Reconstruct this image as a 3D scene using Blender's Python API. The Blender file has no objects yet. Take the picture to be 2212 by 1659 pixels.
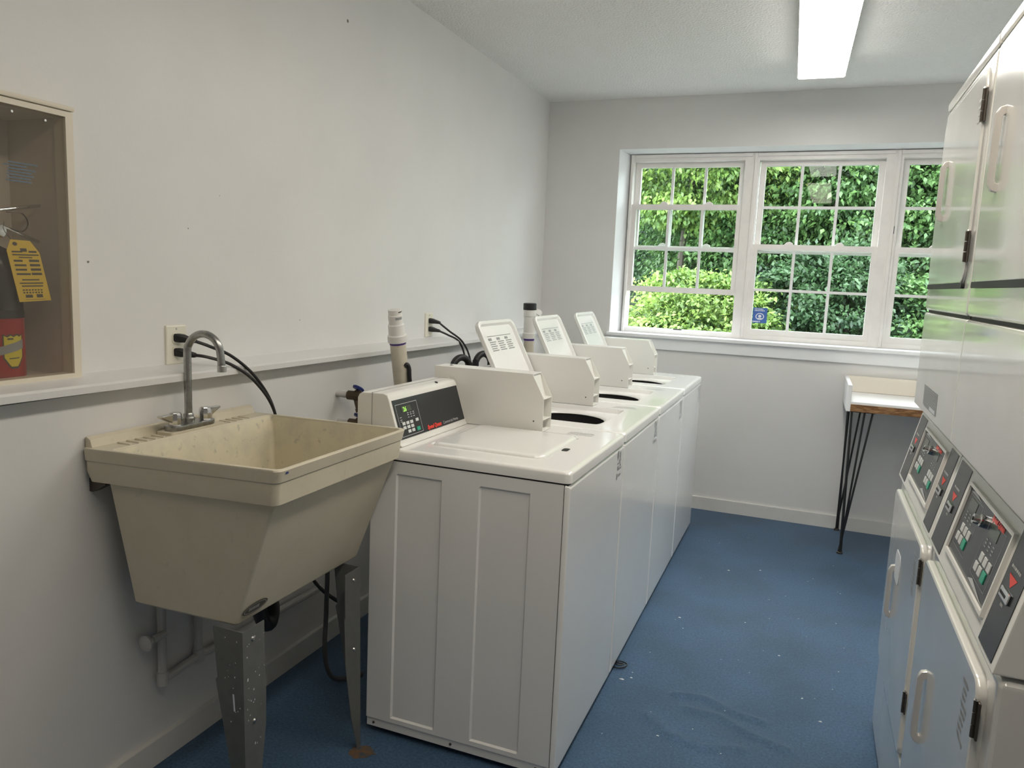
import bpy, bmesh, math, random
import numpy as np
from mathutils import Vector, Matrix, noise

random.seed(7)
S = bpy.context.scene
COL = S.collection
PI = math.pi

# ------------------------------------------------------------------ camera
W_PX, H_PX, F_PX = 2212, 1659, 1633.38
YAW, PITCH, ROLL = 0.3721, 0.1380, 0.0422
cam_d = bpy.data.cameras.new('camera')
cam = bpy.data.objects.new('camera', cam_d)
COL.objects.link(cam)
fwd = Vector((-math.sin(YAW) * math.cos(PITCH), math.cos(YAW) * math.cos(PITCH), -math.sin(PITCH)))
rgt = Vector((math.cos(YAW), math.sin(YAW), 0))
upv = rgt.cross(fwd)
r2 = math.cos(ROLL) * rgt + math.sin(ROLL) * upv
u2 = -math.sin(ROLL) * rgt + math.cos(ROLL) * upv
M = Matrix((r2, u2, -fwd)).transposed().to_4x4()
M.translation = Vector((1.75, 0, 1.442))
cam.matrix_world = M
cam_d.sensor_fit = 'HORIZONTAL'
cam_d.sensor_width = 36.0
cam_d.lens = F_PX / W_PX * 36.0
cam_d.clip_start = 0.02
S.camera = cam

# ------------------------------------------------------------------ sky, exposure
LAMP_STRENGTH = 16.0
LAMP2_STRENGTH = 13.5
SKY_STRENGTH = 12.0
world = bpy.data.worlds.new('overcast_sky')
S.world = world
world.use_nodes = True
bg = world.node_tree.nodes['Background']
bg.inputs[0].default_value = (0.86, 0.94, 1.0, 1)
bg.inputs[1].default_value = SKY_STRENGTH
S.view_settings.view_transform = 'Standard'
S.view_settings.look = 'None'
S.view_settings.gamma = 1
S.view_settings.exposure = 0.23
S.view_settings.use_curve_mapping = False
S.cycles.max_bounces = 7
S.cycles.diffuse_bounces = 5
S.cycles.glossy_bounces = 3
S.cycles.transmission_bounces = 2
S.cycles.transparent_max_bounces = 12

# ------------------------------------------------------------------ materials
MATS = {}
def nd(nt, kind, **kw):
    n = nt.nodes.new(kind)
    for k, v in kw.items():
        if k in n.inputs: n.inputs[k].default_value = v
        else: setattr(n, k, v)
    return n
def mat(name, color, rough=0.5, metal=0.0, spec=0.5, coat=0.0, var=0.0, vscale=20.0, bump=0.0, bscale=200.0,
        bdetail=2.0, color2=None, emit=None, estr=0.0, bdist=0.002, coords='Object', stretch=None):
    m = bpy.data.materials.new(name); m.use_nodes = True
    nt = m.node_tree; b = nt.nodes['Principled BSDF']
    b.inputs['Base Color'].default_value = (*color, 1)
    b.inputs['Roughness'].default_value = rough
    b.inputs['Metallic'].default_value = metal
    b.inputs['Specular IOR Level'].default_value = spec
    b.inputs['Coat Weight'].default_value = coat
    b.inputs['Coat Roughness'].default_value = 0.07
    tc = nd(nt, 'ShaderNodeTexCoord')
    src = tc.outputs[coords]
    if stretch:
        mp = nd(nt, 'ShaderNodeMapping'); mp.inputs['Scale'].default_value = stretch
        nt.links.new(src, mp.inputs[0]); src = mp.outputs[0]
    if var > 0 or color2:
        n = nd(nt, 'ShaderNodeTexNoise'); n.inputs['Scale'].default_value = vscale; n.inputs['Detail'].default_value = 5
        nt.links.new(src, n.inputs['Vector'])
        mx = nd(nt, 'ShaderNodeMix', data_type='RGBA')
        c2 = color2 if color2 else tuple(c * (1 - var) for c in color)
        mx.inputs[6].default_value = (*color, 1); mx.inputs[7].default_value = (*c2, 1)
        rp = nd(nt, 'ShaderNodeValToRGB'); rp.color_ramp.elements[0].position = 0.42; rp.color_ramp.elements[1].position = 0.66
        nt.links.new(n.outputs['Fac'], rp.inputs[0]); nt.links.new(rp.outputs[0], mx.inputs[0])
        nt.links.new(mx.outputs[2], b.inputs['Base Color'])
    if bump > 0:
        n = nd(nt, 'ShaderNodeTexNoise'); n.inputs['Scale'].default_value = bscale; n.inputs['Detail'].default_value = bdetail
        nt.links.new(src, n.inputs['Vector'])
        bp = nd(nt, 'ShaderNodeBump'); bp.inputs['Strength'].default_value = bump; bp.inputs['Distance'].default_value = bdist
        nt.links.new(n.outputs['Fac'], bp.inputs['Height']); nt.links.new(bp.outputs[0], b.inputs['Normal'])
    if emit:
        b.inputs['Emission Color'].default_value = (*emit, 1); b.inputs['Emission Strength'].default_value = estr
    MATS[name] = m
    return m
mat('wall_paint', (0.74, 0.73, 0.715), 0.42, var=0.03, vscale=3, bump=0.12, bscale=90, bdist=0.002)
mat('ledge_paint', (0.72, 0.71, 0.70), 0.38, bump=0.15, bscale=30)
mat('ceiling_paint', (0.90, 0.895, 0.875), 0.8, bump=1.0, bscale=95, bdetail=5, bdist=0.012)
mat('reveal_paint', (0.82, 0.83, 0.84), 0.4)
mat('base_paint', (0.70, 0.69, 0.665), 0.4, var=0.06, vscale=8)
mat('vinyl', (0.82, 0.79, 0.765), 0.35, var=0.05, vscale=12)
mat('vinyl_inner', (0.78, 0.78, 0.77), 0.35)
mat('enamel', (0.85, 0.845, 0.83), 0.18, coat=0.4, bump=0.06, bscale=4.0, bdetail=1, bdist=0.02)
mat('enamel_top', (0.87, 0.865, 0.845), 0.14, coat=0.4)
mat('enamel_dryer', (0.735, 0.725, 0.69), 0.22, coat=0.85, bump=0.2, bscale=3.2, bdetail=1, bdist=0.03)
mat('bisque_metal', (0.80, 0.79, 0.75), 0.3)
mat('console_plastic', (0.80, 0.79, 0.75), 0.25)
mat('black_panel', (0.018, 0.020, 0.024), 0.25)
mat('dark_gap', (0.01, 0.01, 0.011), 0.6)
mat('black_rubber', (0.012, 0.012, 0.013), 0.45)
mat('grey_print', (0.30, 0.31, 0.31), 0.5)
mat('faint_print', (0.42, 0.42, 0.41), 0.5)
mat('light_print', (0.48, 0.49, 0.49), 0.5)
mat('key_grey', (0.60, 0.61, 0.60), 0.4)
mat('key_green', (0.02, 0.36, 0.22), 0.4)
mat('red_print', (0.75, 0.05, 0.03), 0.45)
mat('led_green', (0.05, 0.12, 0.02), 0.4, emit=(0.45, 0.9, 0.12), estr=0.75)
mat('display_dark', (0.06, 0.075, 0.05), 0.2)
mat('chrome', (0.72, 0.72, 0.72), 0.10, metal=1.0)
mat('dull_chrome', (0.42, 0.42, 0.41), 0.32, metal=1.0, var=0.25, vscale=60)
mat('steel_dark', (0.12, 0.105, 0.09), 0.4, metal=0.8)
mat('stainless', (0.55, 0.55, 0.54), 0.3, metal=1.0)
mat('brass_old', (0.10, 0.075, 0.05), 0.45, metal=0.7)
mat('pvc_white', (0.76, 0.745, 0.71), 0.35)
mat('pvc_beige', (0.66, 0.61, 0.50), 0.4, var=0.08, vscale=25)
mat('purple', (0.09, 0.05, 0.28), 0.5)
mat('blue_plastic', (0.015, 0.03, 0.17), 0.4)
mat('cream_metal', (0.72, 0.66, 0.54), 0.4)
mat('cabinet_liner', (0.66, 0.61, 0.53), 0.5)
mat('ext_red', (0.36, 0.025, 0.025), 0.3)
mat('tag_yellow', (0.80, 0.56, 0.07), 0.55)
mat('shield_yellow', (0.66, 0.55, 0.05), 0.5)
mat('ink', (0.09, 0.08, 0.06), 0.6)
mat('blue_ink', (0.13, 0.17, 0.21), 0.6)
mat('leg_grey', (0.125, 0.13, 0.125), 0.38, var=0.12, vscale=35)
mat('pipe_paint', (0.55, 0.54, 0.52), 0.5)
mat('melamine', (0.86, 0.86, 0.87), 0.3)
mat('melamine_cream', (0.80, 0.74, 0.64), 0.4)
mat('chip_edge', (0.17, 0.075, 0.025), 0.6, color2=(0.38, 0.21, 0.09), vscale=26, stretch=(1, 1, 5))
mat('sticker_blue', (0.06, 0.14, 0.42), 0.4)
mat('white_print', (0.75, 0.77, 0.80), 0.5)
mat('outlet_ivory', (0.76, 0.73, 0.62), 0.35)
mat('bark', (0.05, 0.04, 0.03), 0.9)
mat('hillside', (0.012, 0.022, 0.010), 0.95, color2=(0.03, 0.045, 0.018), vscale=2)
mat('hose_grey', (0.07, 0.07, 0.072), 0.5)
mat('handle_metal', (0.72, 0.69, 0.66), 0.22, metal=0.35)
mat('lint', (0.72, 0.76, 0.80), 0.8)
mat('rust_spot', (0.15, 0.085, 0.04), 0.85, color2=(0.035, 0.06, 0.085), vscale=45)
mat('wall_fleck', (0.20, 0.19, 0.17), 0.7)
mat('paint_chip', (0.55, 0.54, 0.52), 0.6)
mat('lamp_housing', (0.8, 0.79, 0.77), 0.4)
mat('lamp_lens', (0.9, 0.9, 0.88), 0.4, emit=(1.0, 0.965, 0.90), estr=LAMP_STRENGTH)
mat('lamp_lens_warm', (0.9, 0.9, 0.88), 0.4, emit=(1.0, 0.905, 0.77), estr=LAMP2_STRENGTH)

def carpet_mat():
    m = bpy.data.materials.new('carpet_blue'); m.use_nodes = True; nt = m.node_tree; b = nt.nodes['Principled BSDF']
    b.inputs['Roughness'].default_value = 0.62; b.inputs['Specular IOR Level'].default_value = 0.35
    b.inputs['Sheen Weight'].default_value = 0.15
    tc = nd(nt, 'ShaderNodeTexCoord')
    n1 = nd(nt, 'ShaderNodeTexNoise'); n1.inputs['Scale'].default_value = 120; n1.inputs['Detail'].default_value = 6; n1.inputs['Roughness'].default_value = 0.75
    n2 = nd(nt, 'ShaderNodeTexNoise'); n2.inputs['Scale'].default_value = 2.6; n2.inputs['Detail'].default_value = 4
    for n in (n1, n2): nt.links.new(tc.outputs['Object'], n.inputs['Vector'])
    a = nd(nt, 'ShaderNodeMix', data_type='RGBA'); a.inputs[6].default_value = (0.014, 0.046, 0.102, 1); a.inputs[7].default_value = (0.068, 0.150, 0.270, 1)
    r0 = nd(nt, 'ShaderNodeValToRGB'); r0.color_ramp.elements[0].position = 0.3; r0.color_ramp.elements[1].position = 0.7
    nt.links.new(n1.outputs['Fac'], r0.inputs[0]); nt.links.new(r0.outputs[0], a.inputs[0])
    c = nd(nt, 'ShaderNodeMix', data_type='RGBA', blend_type='MULTIPLY'); c.inputs[0].default_value = 0.7
    rp = nd(nt, 'ShaderNodeValToRGB'); rp.color_ramp.elements[0].position = 0.35; rp.color_ramp.elements[0].color = (0.62, 0.66, 0.62, 1)
    rp.color_ramp.elements[1].position = 0.62; rp.color_ramp.elements[1].color = (1, 1, 1, 1)
    nt.links.new(n2.outputs['Fac'], rp.inputs[0]); nt.links.new(a.outputs[2], c.inputs[6]); nt.links.new(rp.outputs[0], c.inputs[7])
    nt.links.new(c.outputs[2], b.inputs['Base Color'])
    bp = nd(nt, 'ShaderNodeBump'); bp.inputs['Strength'].default_value = 0.5; bp.inputs['Distance'].default_value = 0.004
    nt.links.new(n1.outputs['Fac'], bp.inputs['Height']); nt.links.new(bp.outputs[0], b.inputs['Normal'])
    MATS['carpet_blue'] = m
carpet_mat()

def sink_mat(name, base, dirt, grime):
    m = bpy.data.materials.new(name); m.use_nodes = True; nt = m.node_tree; b = nt.nodes['Principled BSDF']
    b.inputs['Roughness'].default_value = 0.42
    tc = nd(nt, 'ShaderNodeTexCoord')
    n1 = nd(nt, 'ShaderNodeTexNoise'); n1.inputs['Scale'].default_value = 9; n1.inputs['Detail'].default_value = 7; n1.inputs['Roughness'].default_value = 0.65
    n2 = nd(nt, 'ShaderNodeTexNoise'); n2.inputs['Scale'].default_value = 45; n2.inputs['Detail'].default_value = 5
    for n in (n1, n2): nt.links.new(tc.outputs['Object'], n.inputs['Vector'])
    r1 = nd(nt, 'ShaderNodeValToRGB'); r1.color_ramp.elements[0].position = 0.45; r1.color_ramp.elements[1].position = 0.72
    r2_ = nd(nt, 'ShaderNodeValToRGB'); r2_.color_ramp.elements[0].position = 0.62; r2_.color_ramp.elements[1].position = 0.76
    nt.links.new(n1.outputs['Fac'], r1.inputs[0]); nt.links.new(n2.outputs['Fac'], r2_.inputs[0])
    a = nd(nt, 'ShaderNodeMix', data_type='RGBA'); a.inputs[6].default_value = (*base, 1); a.inputs[7].default_value = (*dirt, 1)
    c = nd(nt, 'ShaderNodeMix', data_type='RGBA'); c.inputs[7].default_value = (*grime, 1)
    mul = nd(nt, 'ShaderNodeMath', operation='MULTIPLY'); mul.inputs[1].default_value = 0.6
    nt.links.new(r1.outputs[0], a.inputs[0]); nt.links.new(a.outputs[2], c.inputs[6])
    nt.links.new(r2_.outputs[0], mul.inputs[0]); nt.links.new(mul.outputs[0], c.inputs[0]); nt.links.new(c.outputs[2], b.inputs['Base Color'])
    MATS[name] = m
sink_mat('sink_outer', (0.62, 0.565, 0.44), (0.585, 0.53, 0.405), (0.52, 0.47, 0.36))
sink_mat('sink_basin', (0.68, 0.62, 0.46), (0.53, 0.51, 0.41), (0.30, 0.30, 0.26))

def glass_mat(name, tint, refl_rough, base_refl, diffuse=0.0, dcol=(0.5, 0.5, 0.5)):
    m = bpy.data.materials.new(name); m.use_nodes = True; nt = m.node_tree
    for n in list(nt.nodes): nt.nodes.remove(n)
    out = nd(nt, 'ShaderNodeOutputMaterial'); tr = nd(nt, 'ShaderNodeBsdfTransparent'); tr.inputs[0].default_value = (*tint, 1)
    gl = nd(nt, 'ShaderNodeBsdfGlossy'); gl.inputs['Roughness'].default_value = refl_rough
    lw = nd(nt, 'ShaderNodeLayerWeight'); lw.inputs[0].default_value = 0.18
    ad = nd(nt, 'ShaderNodeMath', operation='MULTIPLY_ADD'); ad.inputs[1].default_value = 0.5; ad.inputs[2].default_value = base_refl
    nt.links.new(lw.outputs['Fresnel'], ad.inputs[0])
    mx = nd(nt, 'ShaderNodeMixShader'); nt.links.new(ad.outputs[0], mx.inputs[0]); 
    src = tr.outputs[0]
    if diffuse > 0:
        df = nd(nt, 'ShaderNodeBsdfDiffuse'); df.inputs[0].default_value = (*dcol, 1)
        m2 = nd(nt, 'ShaderNodeMixShader'); m2.inputs[0].default_value = diffuse
        nt.links.new(tr.outputs[0], m2.inputs[1]); nt.links.new(df.outputs[0], m2.inputs[2]); src = m2.outputs[0]
    nt.links.new(src, mx.inputs[1]); nt.links.new(gl.outputs[0], mx.inputs[2]); nt.links.new(mx.outputs[0], out.inputs[0])
    MATS[name] = m
glass_mat('window_glass', (0.94, 0.97, 0.95), 0.01, 0.005)
glass_mat('acrylic', (0.95, 0.94, 0.92), 0.12, 0.005, diffuse=0.07, dcol=(0.45, 0.42, 0.37))

def leaf_mat(name, dark, light):
    m = bpy.data.materials.new(name); m.use_nodes = True; nt = m.node_tree
    for n in list(nt.nodes): nt.nodes.remove(n)
    out = nd(nt, 'ShaderNodeOutputMaterial'); g = nd(nt, 'ShaderNodeNewGeometry')
    mx = nd(nt, 'ShaderNodeMix', data_type='RGBA'); mx.inputs[6].default_value = (*dark, 1); mx.inputs[7].default_value = (*light, 1)
    at = nd(nt, 'ShaderNodeAttribute', attribute_name='spray'); mm = nd(nt, 'ShaderNodeMath', operation='MULTIPLY_ADD'); mm.inputs[1].default_value = .35
    m3 = nd(nt, 'ShaderNodeMath', operation='MULTIPLY'); m3.inputs[1].default_value = .65
    nt.links.new(at.outputs['Fac'], m3.inputs[0]); nt.links.new(g.outputs['Random Per Island'], mm.inputs[0]); nt.links.new(m3.outputs[0], mm.inputs[2]); nt.links.new(mm.outputs[0], mx.inputs[0])
    df = nd(nt, 'ShaderNodeBsdfDiffuse'); tl = nd(nt, 'ShaderNodeBsdfTranslucent'); gs = nd(nt, 'ShaderNodeBsdfGlossy'); gs.inputs['Roughness'].default_value = 0.45
    nt.links.new(mx.outputs[2], df.inputs[0]); nt.links.new(mx.outputs[2], tl.inputs[0])
    a = nd(nt, 'ShaderNodeMixShader'); a.inputs[0].default_value = 0.4; nt.links.new(df.outputs[0], a.inputs[1]); nt.links.new(tl.outputs[0], a.inputs[2])
    c = nd(nt, 'ShaderNodeMixShader'); c.inputs[0].default_value = 0.04; nt.links.new(a.outputs[0], c.inputs[1]); nt.links.new(gs.outputs[0], c.inputs[2])
    nt.links.new(c.outputs[0], out.inputs[0])
    MATS[name] = m
leaf_mat('leaf_bright', (0.045, 0.105, 0.025), (0.27, 0.39, 0.085))
leaf_mat('leaf_mid', (0.028, 0.075, 0.026), (0.155, 0.27, 0.080))
leaf_mat('leaf_dark', (0.018, 0.045, 0.022), (0.075, 0.145, 0.055))

# ------------------------------------------------------------------ mesh helpers
def root_of(o):
    while o.parent: o = o.parent
    return o
def finish(name, bm, m, parent=None, bevel=None, seg=2, smooth=None, ang=35):
    bmesh.ops.remove_doubles(bm, verts=bm.verts, dist=1e-6)
    bmesh.ops.recalc_face_normals(bm, faces=bm.faces)
    if bevel:
        es = [e for e in bm.edges if len(e.link_faces) == 2 and e.calc_face_angle(0) > math.radians(30)]
        bmesh.ops.bevel(bm, geom=es, offset=bevel, segments=seg, affect='EDGES', profile=0.6, clamp_overlap=True)
    me = bpy.data.meshes.new(name)
    if parent is not None:
        off = root_of(parent).location.copy()
    else:
        xs = [v.co for v in bm.verts]
        lo = [min(c[i] for c in xs) for i in range(3)]; hi = [max(c[i] for c in xs) for i in range(3)]
        off = Vector(((lo[0] + hi[0]) / 2, (lo[1] + hi[1]) / 2, lo[2]))
    bmesh.ops.translate(bm, verts=bm.verts, vec=-off)
    bm.to_mesh(me); bm.free()
    if smooth is None: smooth = bool(bevel)
    if smooth:
        for p in me.polygons: p.use_smooth = True
        me.set_sharp_from_angle(angle=math.radians(ang))
    me.materials.append(MATS[m] if isinstance(m, str) else m)
    o = bpy.data.objects.new(name, me); COL.objects.link(o)
    if parent is not None: o.parent = parent
    else: o.location = off
    if smooth and name != 'floor':
        w = o.modifiers.new('weighted', 'WEIGHTED_NORMAL'); w.keep_sharp = True; w.weight = 80
    return o
def tag(o, label=None, cat=None, group=None, kind=None):
    if label: o['label'] = label
    if cat: o['category'] = cat
    if group: o['group'] = group
    if kind: o['kind'] = kind
    return o
def thing(name, loc, label, cat, group=None):
    o = bpy.data.objects.new(name, None); COL.objects.link(o); o.location = loc; o.empty_display_size = 0.1
    return tag(o, label, cat, group)
def struct(name, loc=(0, 0, 0)):
    o = bpy.data.objects.new(name, None); COL.objects.link(o); o.location = loc
    return tag(o, kind='structure')
def B(): return bmesh.new()
def box(bm, x0, x1, y0, y1, z0, z1):
    v = [bm.verts.new(p) for p in ((x0, y0, z0), (x1, y0, z0), (x1, y1, z0), (x0, y1, z0), (x0, y0, z1), (x1, y0, z1), (x1, y1, z1), (x0, y1, z1))]
    for f in ((0, 3, 2, 1), (4, 5, 6, 7), (0, 1, 5, 4), (1, 2, 6, 5), (2, 3, 7, 6), (3, 0, 4, 7)): bm.faces.new([v[i] for i in f])
    return bm
def place(axis, a, p, q):
    return {'x': (a, p, q), 'y': (p, a, q), 'z': (p, q, a)}[axis]
def prism(bm, pts, axis, a, b):
    A = [bm.verts.new(place(axis, a, *p)) for p in pts]; C = [bm.verts.new(place(axis, b, *p)) for p in pts]
    n = len(pts)
    bm.faces.new(A); bm.faces.new(C[::-1])
    for i in range(n): bm.faces.new((A[i], C[i], C[(i + 1) % n], A[(i + 1) % n]))
    return bm
def loops(bm, ls, cap0=True, cap1=True):
    R = [[bm.verts.new(p) for p in l] for l in ls]
    n = len(R[0])
    for a, b in zip(R, R[1:]):
        for i in range(n): bm.faces.new((a[i], a[(i + 1) % n], b[(i + 1) % n], b[i]))
    if cap0: bm.faces.new(R[0][::-1])
    if cap1: bm.faces.new(R[-1])
    return R
def rrect(p0, p1, q0, q1, r, k=6):
    out = []
    for cx, cy, a0 in ((p1 - r, q1 - r, 0), (p0 + r, q1 - r, PI / 2), (p0 + r, q0 + r, PI), (p1 - r, q0 + r, 1.5 * PI)):
        for i in range(k + 1):
            a = a0 + PI / 2 * i / k
            out.append((cx + r * math.cos(a), cy + r * math.sin(a)))
    return out
def rplate(bm, axis, a, b, p0, p1, q0, q1, r, soft=0.0, k=5):
    """rounded-corner slab between planes a and b (b is the visible face, softened)"""
    s = 1 if b > a else -1
    ls = [[place(axis, a, *p) for p in rrect(p0, p1, q0, q1, r, k)]]
    if soft:
        ls.append([place(axis, b - s * soft, *p) for p in rrect(p0, p1, q0, q1, r, k)])
        ls.append([place(axis, b - s * soft * .3, *p) for p in rrect(p0 + soft * .3, p1 - soft * .3, q0 + soft * .3, q1 - soft * .3, max(r - soft * .3, .001), k)])
        ls.append([place(axis, b, *p) for p in rrect(p0 + soft, p1 - soft, q0 + soft, q1 - soft, max(r - soft, .001), k)])
        ls.append([place(axis, b, *p) for p in rrect(p0 + soft * 1.3, p1 - soft * 1.3, q0 + soft * 1.3, q1 - soft * 1.3, max(r - soft * 1.3, .001), k)])
    else:
        ls.append([place(axis, b, *p) for p in rrect(p0, p1, q0, q1, r, k)])
    loops(bm, ls)
    return bm
def smooth_path(pts, n=8):
    P = [Vector(p) for p in pts]; out = []
    for i in range(len(P) - 1):
        p0 = P[max(i - 1, 0)]; p1 = P[i]; p2 = P[i + 1]; p3 = P[min(i + 2, len(P) - 1)]
        for j in range(n):
            t = j / n
            out.append(0.5 * ((2 * p1) + (-p0 + p2) * t + (2 * p0 - 5 * p1 + 4 * p2 - p3) * t * t + (-p0 + 3 * p1 - 3 * p2 + p3) * t ** 3))
    out.append(P[-1]); return out
def tube(bm, path, r, n=10, smooth=True, rad=None):
    P = smooth_path(path) if smooth else [Vector(p) for p in path]
    d0 = (P[1] - P[0]).normalized()
    nrm = d0.orthogonal().normalized(); ls = []
    for i, p in enumerate(P):
        d = (P[min(i + 1, len(P) - 1)] - P[max(i - 1, 0)]).normalized()
        nrm = (nrm - d * nrm.dot(d)).normalized(); bn = d.cross(nrm)
        rr = rad(i / (len(P) - 1)) if rad else r
        ls.append([p + rr * (math.cos(2 * PI * k / n) * nrm + math.sin(2 * PI * k / n) * bn) for k in range(n)])
    loops(bm, ls); return bm
def lathe(bm, prof, base, axis=(0, 0, 1), n=20):
    ax = Vector(axis).normalized(); e1 = ax.orthogonal().normalized(); e2 = ax.cross(e1); c = Vector(base); ls = []
    for r, h in prof: ls.append([c + ax * h + max(r, 1e-4) * (math.cos(2 * PI * k / n) * e1 + math.sin(2 * PI * k / n) * e2) for k in range(n)])
    loops(bm, ls); return bm
def xform(bm, fn):
    for v in bm.verts: v.co = Vector(fn(v.co))
    return bm
def quad(bm, o, u, v, a0, a1, b0, b1):
    """flat print quad on plane o + a*u + b*v"""
    o, u, v = Vector(o), Vector(u), Vector(v)
    bm.faces.new([bm.verts.new(o + u * a + v * b) for a, b in ((a0, b0), (a1, b0), (a1, b1), (a0, b1))])
def poly(bm, o, u, v, pts):
    o, u, v = Vector(o), Vector(u), Vector(v)
    bm.faces.new([bm.verts.new(o + u * a + v * b) for a, b in pts])
def print_rows(bm, o, u, v, w, h, rows, seed=0, fill=0.55, words=True):
    """rows of small printed words"""
    rg = random.Random(seed); rh = h / rows
    for i in range(rows):
        a = 0.0; end = w * rg.uniform(.72, 1.0)
        while a < end:
            l = rg.uniform(.05, .16) * w if words else end
            quad(bm, o, u, v, a, min(a + l, end), h - (i + fill) * rh, h - i * rh)
            a += l + w * .03
def text(name, s, size, o, u, v, m, parent, shear=0.0, bold=0.0, align='LEFT', sx=1.0):
    c = bpy.data.curves.new(name, 'FONT'); c.body = s; c.size = size; c.shear = shear; c.offset = bold; c.align_x = align; c.resolution_u = 2
    t = bpy.data.objects.new(name, c); COL.objects.link(t)
    me = bpy.data.meshes.new_from_object(t)
    bpy.data.objects.remove(t); bpy.data.curves.remove(c)
    bm = B(); bm.from_mesh(me); bpy.data.meshes.remove(me)
    o, u, v = Vector(o), Vector(u).normalized(), Vector(v).normalized()
    for w in bm.verts: w.co = o + u * (w.co.x * sx) + v * w.co.y
    return finish_flat(name, bm, m, parent)
def finish_flat(name, bm, m, parent, lift=None):
    me = bpy.data.meshes.new(name)
    off = root_of(parent).location
    bmesh.ops.translate(bm, verts=bm.verts, vec=-Vector(off)); bm.to_mesh(me); bm.free()
    me.materials.append(MATS[m]); o = bpy.data.objects.new(name, me); COL.objects.link(o); o.parent = parent
    return o

# ------------------------------------------------------------------ room shell
XW, XL, XR, YB, YF, ZC = 0.006, 0.082, 3.06, 4.95, -1.9, 2.617
# floor: carpet with a few pulled-up ripples
def floor_z(x, y):
    z = 0.0
    def ridge(pts, amp, wd):
        best = 9
        for (ax, ay), (bx, by) in zip(pts, pts[1:]):
            dx, dy = bx - ax, by - ay; t = max(0, min(1, ((x - ax) * dx + (y - ay) * dy) / (dx * dx + dy * dy)))
            best = min(best, math.hypot(x - ax - t * dx, y - ay - t * dy))
        return amp * math.exp(-(best / wd) ** 2)
    z += ridge(((1.42, 2.58), (1.52, 2.60), (1.62, 2.545), (1.72, 2.53)), .010, .016)
    z += ridge(((1.47, 2.50), (1.58, 2.50), (1.68, 2.44), (1.80, 2.40)), .009, .018)
    z += ridge(((1.36, 2.40), (1.42, 2.33), (1.55, 2.30), (1.66, 2.34)), .008, .02)
    return z
bm = B()
xs = sorted(set([round(v, 4) for v in list(np.linspace(-.15, 1.1, 14)) + list(np.linspace(1.1, 2.05, 80)) + list(np.linspace(2.05, XR + .1, 10))]))
ys = sorted(set([round(v, 4) for v in list(np.linspace(YF - .1, 2.0, 36)) + list(np.linspace(2.0, 2.8, 70)) + list(np.linspace(2.8, 5.35, 24))]))
gv = [[bm.verts.new((x, y, floor_z(x, y))) for x in xs] for y in ys]
for j in range(len(ys) - 1):
    for i in range(len(xs) - 1): bm.faces.new((gv[j][i], gv[j][i + 1], gv[j + 1][i + 1], gv[j + 1][i]))
o = finish('floor', bm, 'carpet_blue', smooth=True); tag(o, kind='structure')
# left wall: upper face, recess for the extinguisher cabinet, thicker lower part under the ledge
CY0, CY1, CZ0, CZ1 = 1.098, 1.358, 1.150, 1.785
bm = B()
box(bm, -.22, XW, YF, CY0, 1.08, ZC); box(bm, -.22, XW, CY1, YB + .2, 1.08, ZC)
box(bm, -.22, XW, CY0, CY1, CZ1, ZC); box(bm, -.22, XW, CY0, CY1, 1.08, CZ0)
box(bm, -.22, XL, YF, YB + .2, -.05, 1.112)
o = finish('wall_left', bm, 'wall_paint'); tag(o, kind='structure')
# ledge capping the thicker lower wall
def ledge_z(y): return 1.1425 - .0077 * (y - 1.3)
bm = B()
ls = []
for y in (YF, YB):
    z = ledge_z(y); ls.append([(.0, y, z + .012), (.122, y, z + .001), (.130, y, z - .004), (.130, y, z - .020), (.0, y, z - .020)])
loops(bm, ls)
o = finish('trim_1', bm, 'ledge_paint'); tag(o, kind='structure')
# back wall with the window opening
WX0, WX1, WZ0, WZ1 = .500, 2.985, 1.100, 2.302
WY = 5.08
bm = B()
box(bm, -.2, WX0, YB, YB + .2, -.05, ZC); box(bm, WX1, XR + .2, YB, YB + .2, -.05, ZC)
box(bm, WX0, WX1, YB, YB + .2, -.05, WZ0); box(bm, WX0, WX1, YB, YB + .2, WZ1, ZC)
o = finish('wall_back', bm, 'wall_paint'); tag(o, kind='structure')
# splayed reveals
bm = B()
prism(bm, ((WX0, YB), (.551, WY + .02), (.48, WY + .02), (.48, YB + .001)), 'z', WZ0 + .02, WZ1)
prism(bm, ((WX1, YB), (WX1 - .051, WY + .02), (WX1 + .02, WY + .02), (WX1 + .02, YB + .001)), 'z', WZ0 + .02, WZ1)
prism(bm, ((YB, WZ1), (WY + .02, 2.282), (WY + .02, WZ1 + .02), (YB + .001, WZ1 + .02)), 'x', WX0, WX1)
o = finish('trim_2', bm, 'reveal_paint'); tag(o, kind='structure')
# stool and apron
bm = B(); box(bm, .487, XR - .01, 4.917, WY + .02, 1.100, 1.121)
o = finish('trim_3', bm, 'reveal_paint', bevel=.004); tag(o, kind='structure')
bm = B(); box(bm, .515, XR - .01, 4.935, YB + .01, 1.026, 1.100)
o = finish('trim_4', bm, 'reveal_paint', bevel=.003); tag(o, kind='structure')
# other walls and ceiling
bm = B(); box(bm, XR, XR + .15, YF, YB + .2, -.05, ZC); o = finish('wall_right', bm, 'wall_paint'); tag(o, kind='structure')
bm = B(); box(bm, -.2, XR + .15, YF - .15, YF, -.05, ZC); o = finish('wall_front', bm, 'wall_paint'); tag(o, kind='structure')
bm = B(); box(bm, -.3, XR + .25, YF - .2, YB + .25, ZC, ZC + .12); o = finish('ceiling', bm, 'ceiling_paint'); tag(o, kind='structure')
bm = B(); box(bm, XL - .01, XL + .016, YF, YB, -.01, .078); o = finish('baseboard_left', bm, 'base_paint', bevel=.004); tag(o, kind='structure')
bm = B(); box(bm, XL, XR, YB - .014, YB + .01, -.01, .082); o = finish('baseboard_back', bm, 'base_paint', bevel=.004); tag(o, kind='structure')

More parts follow.
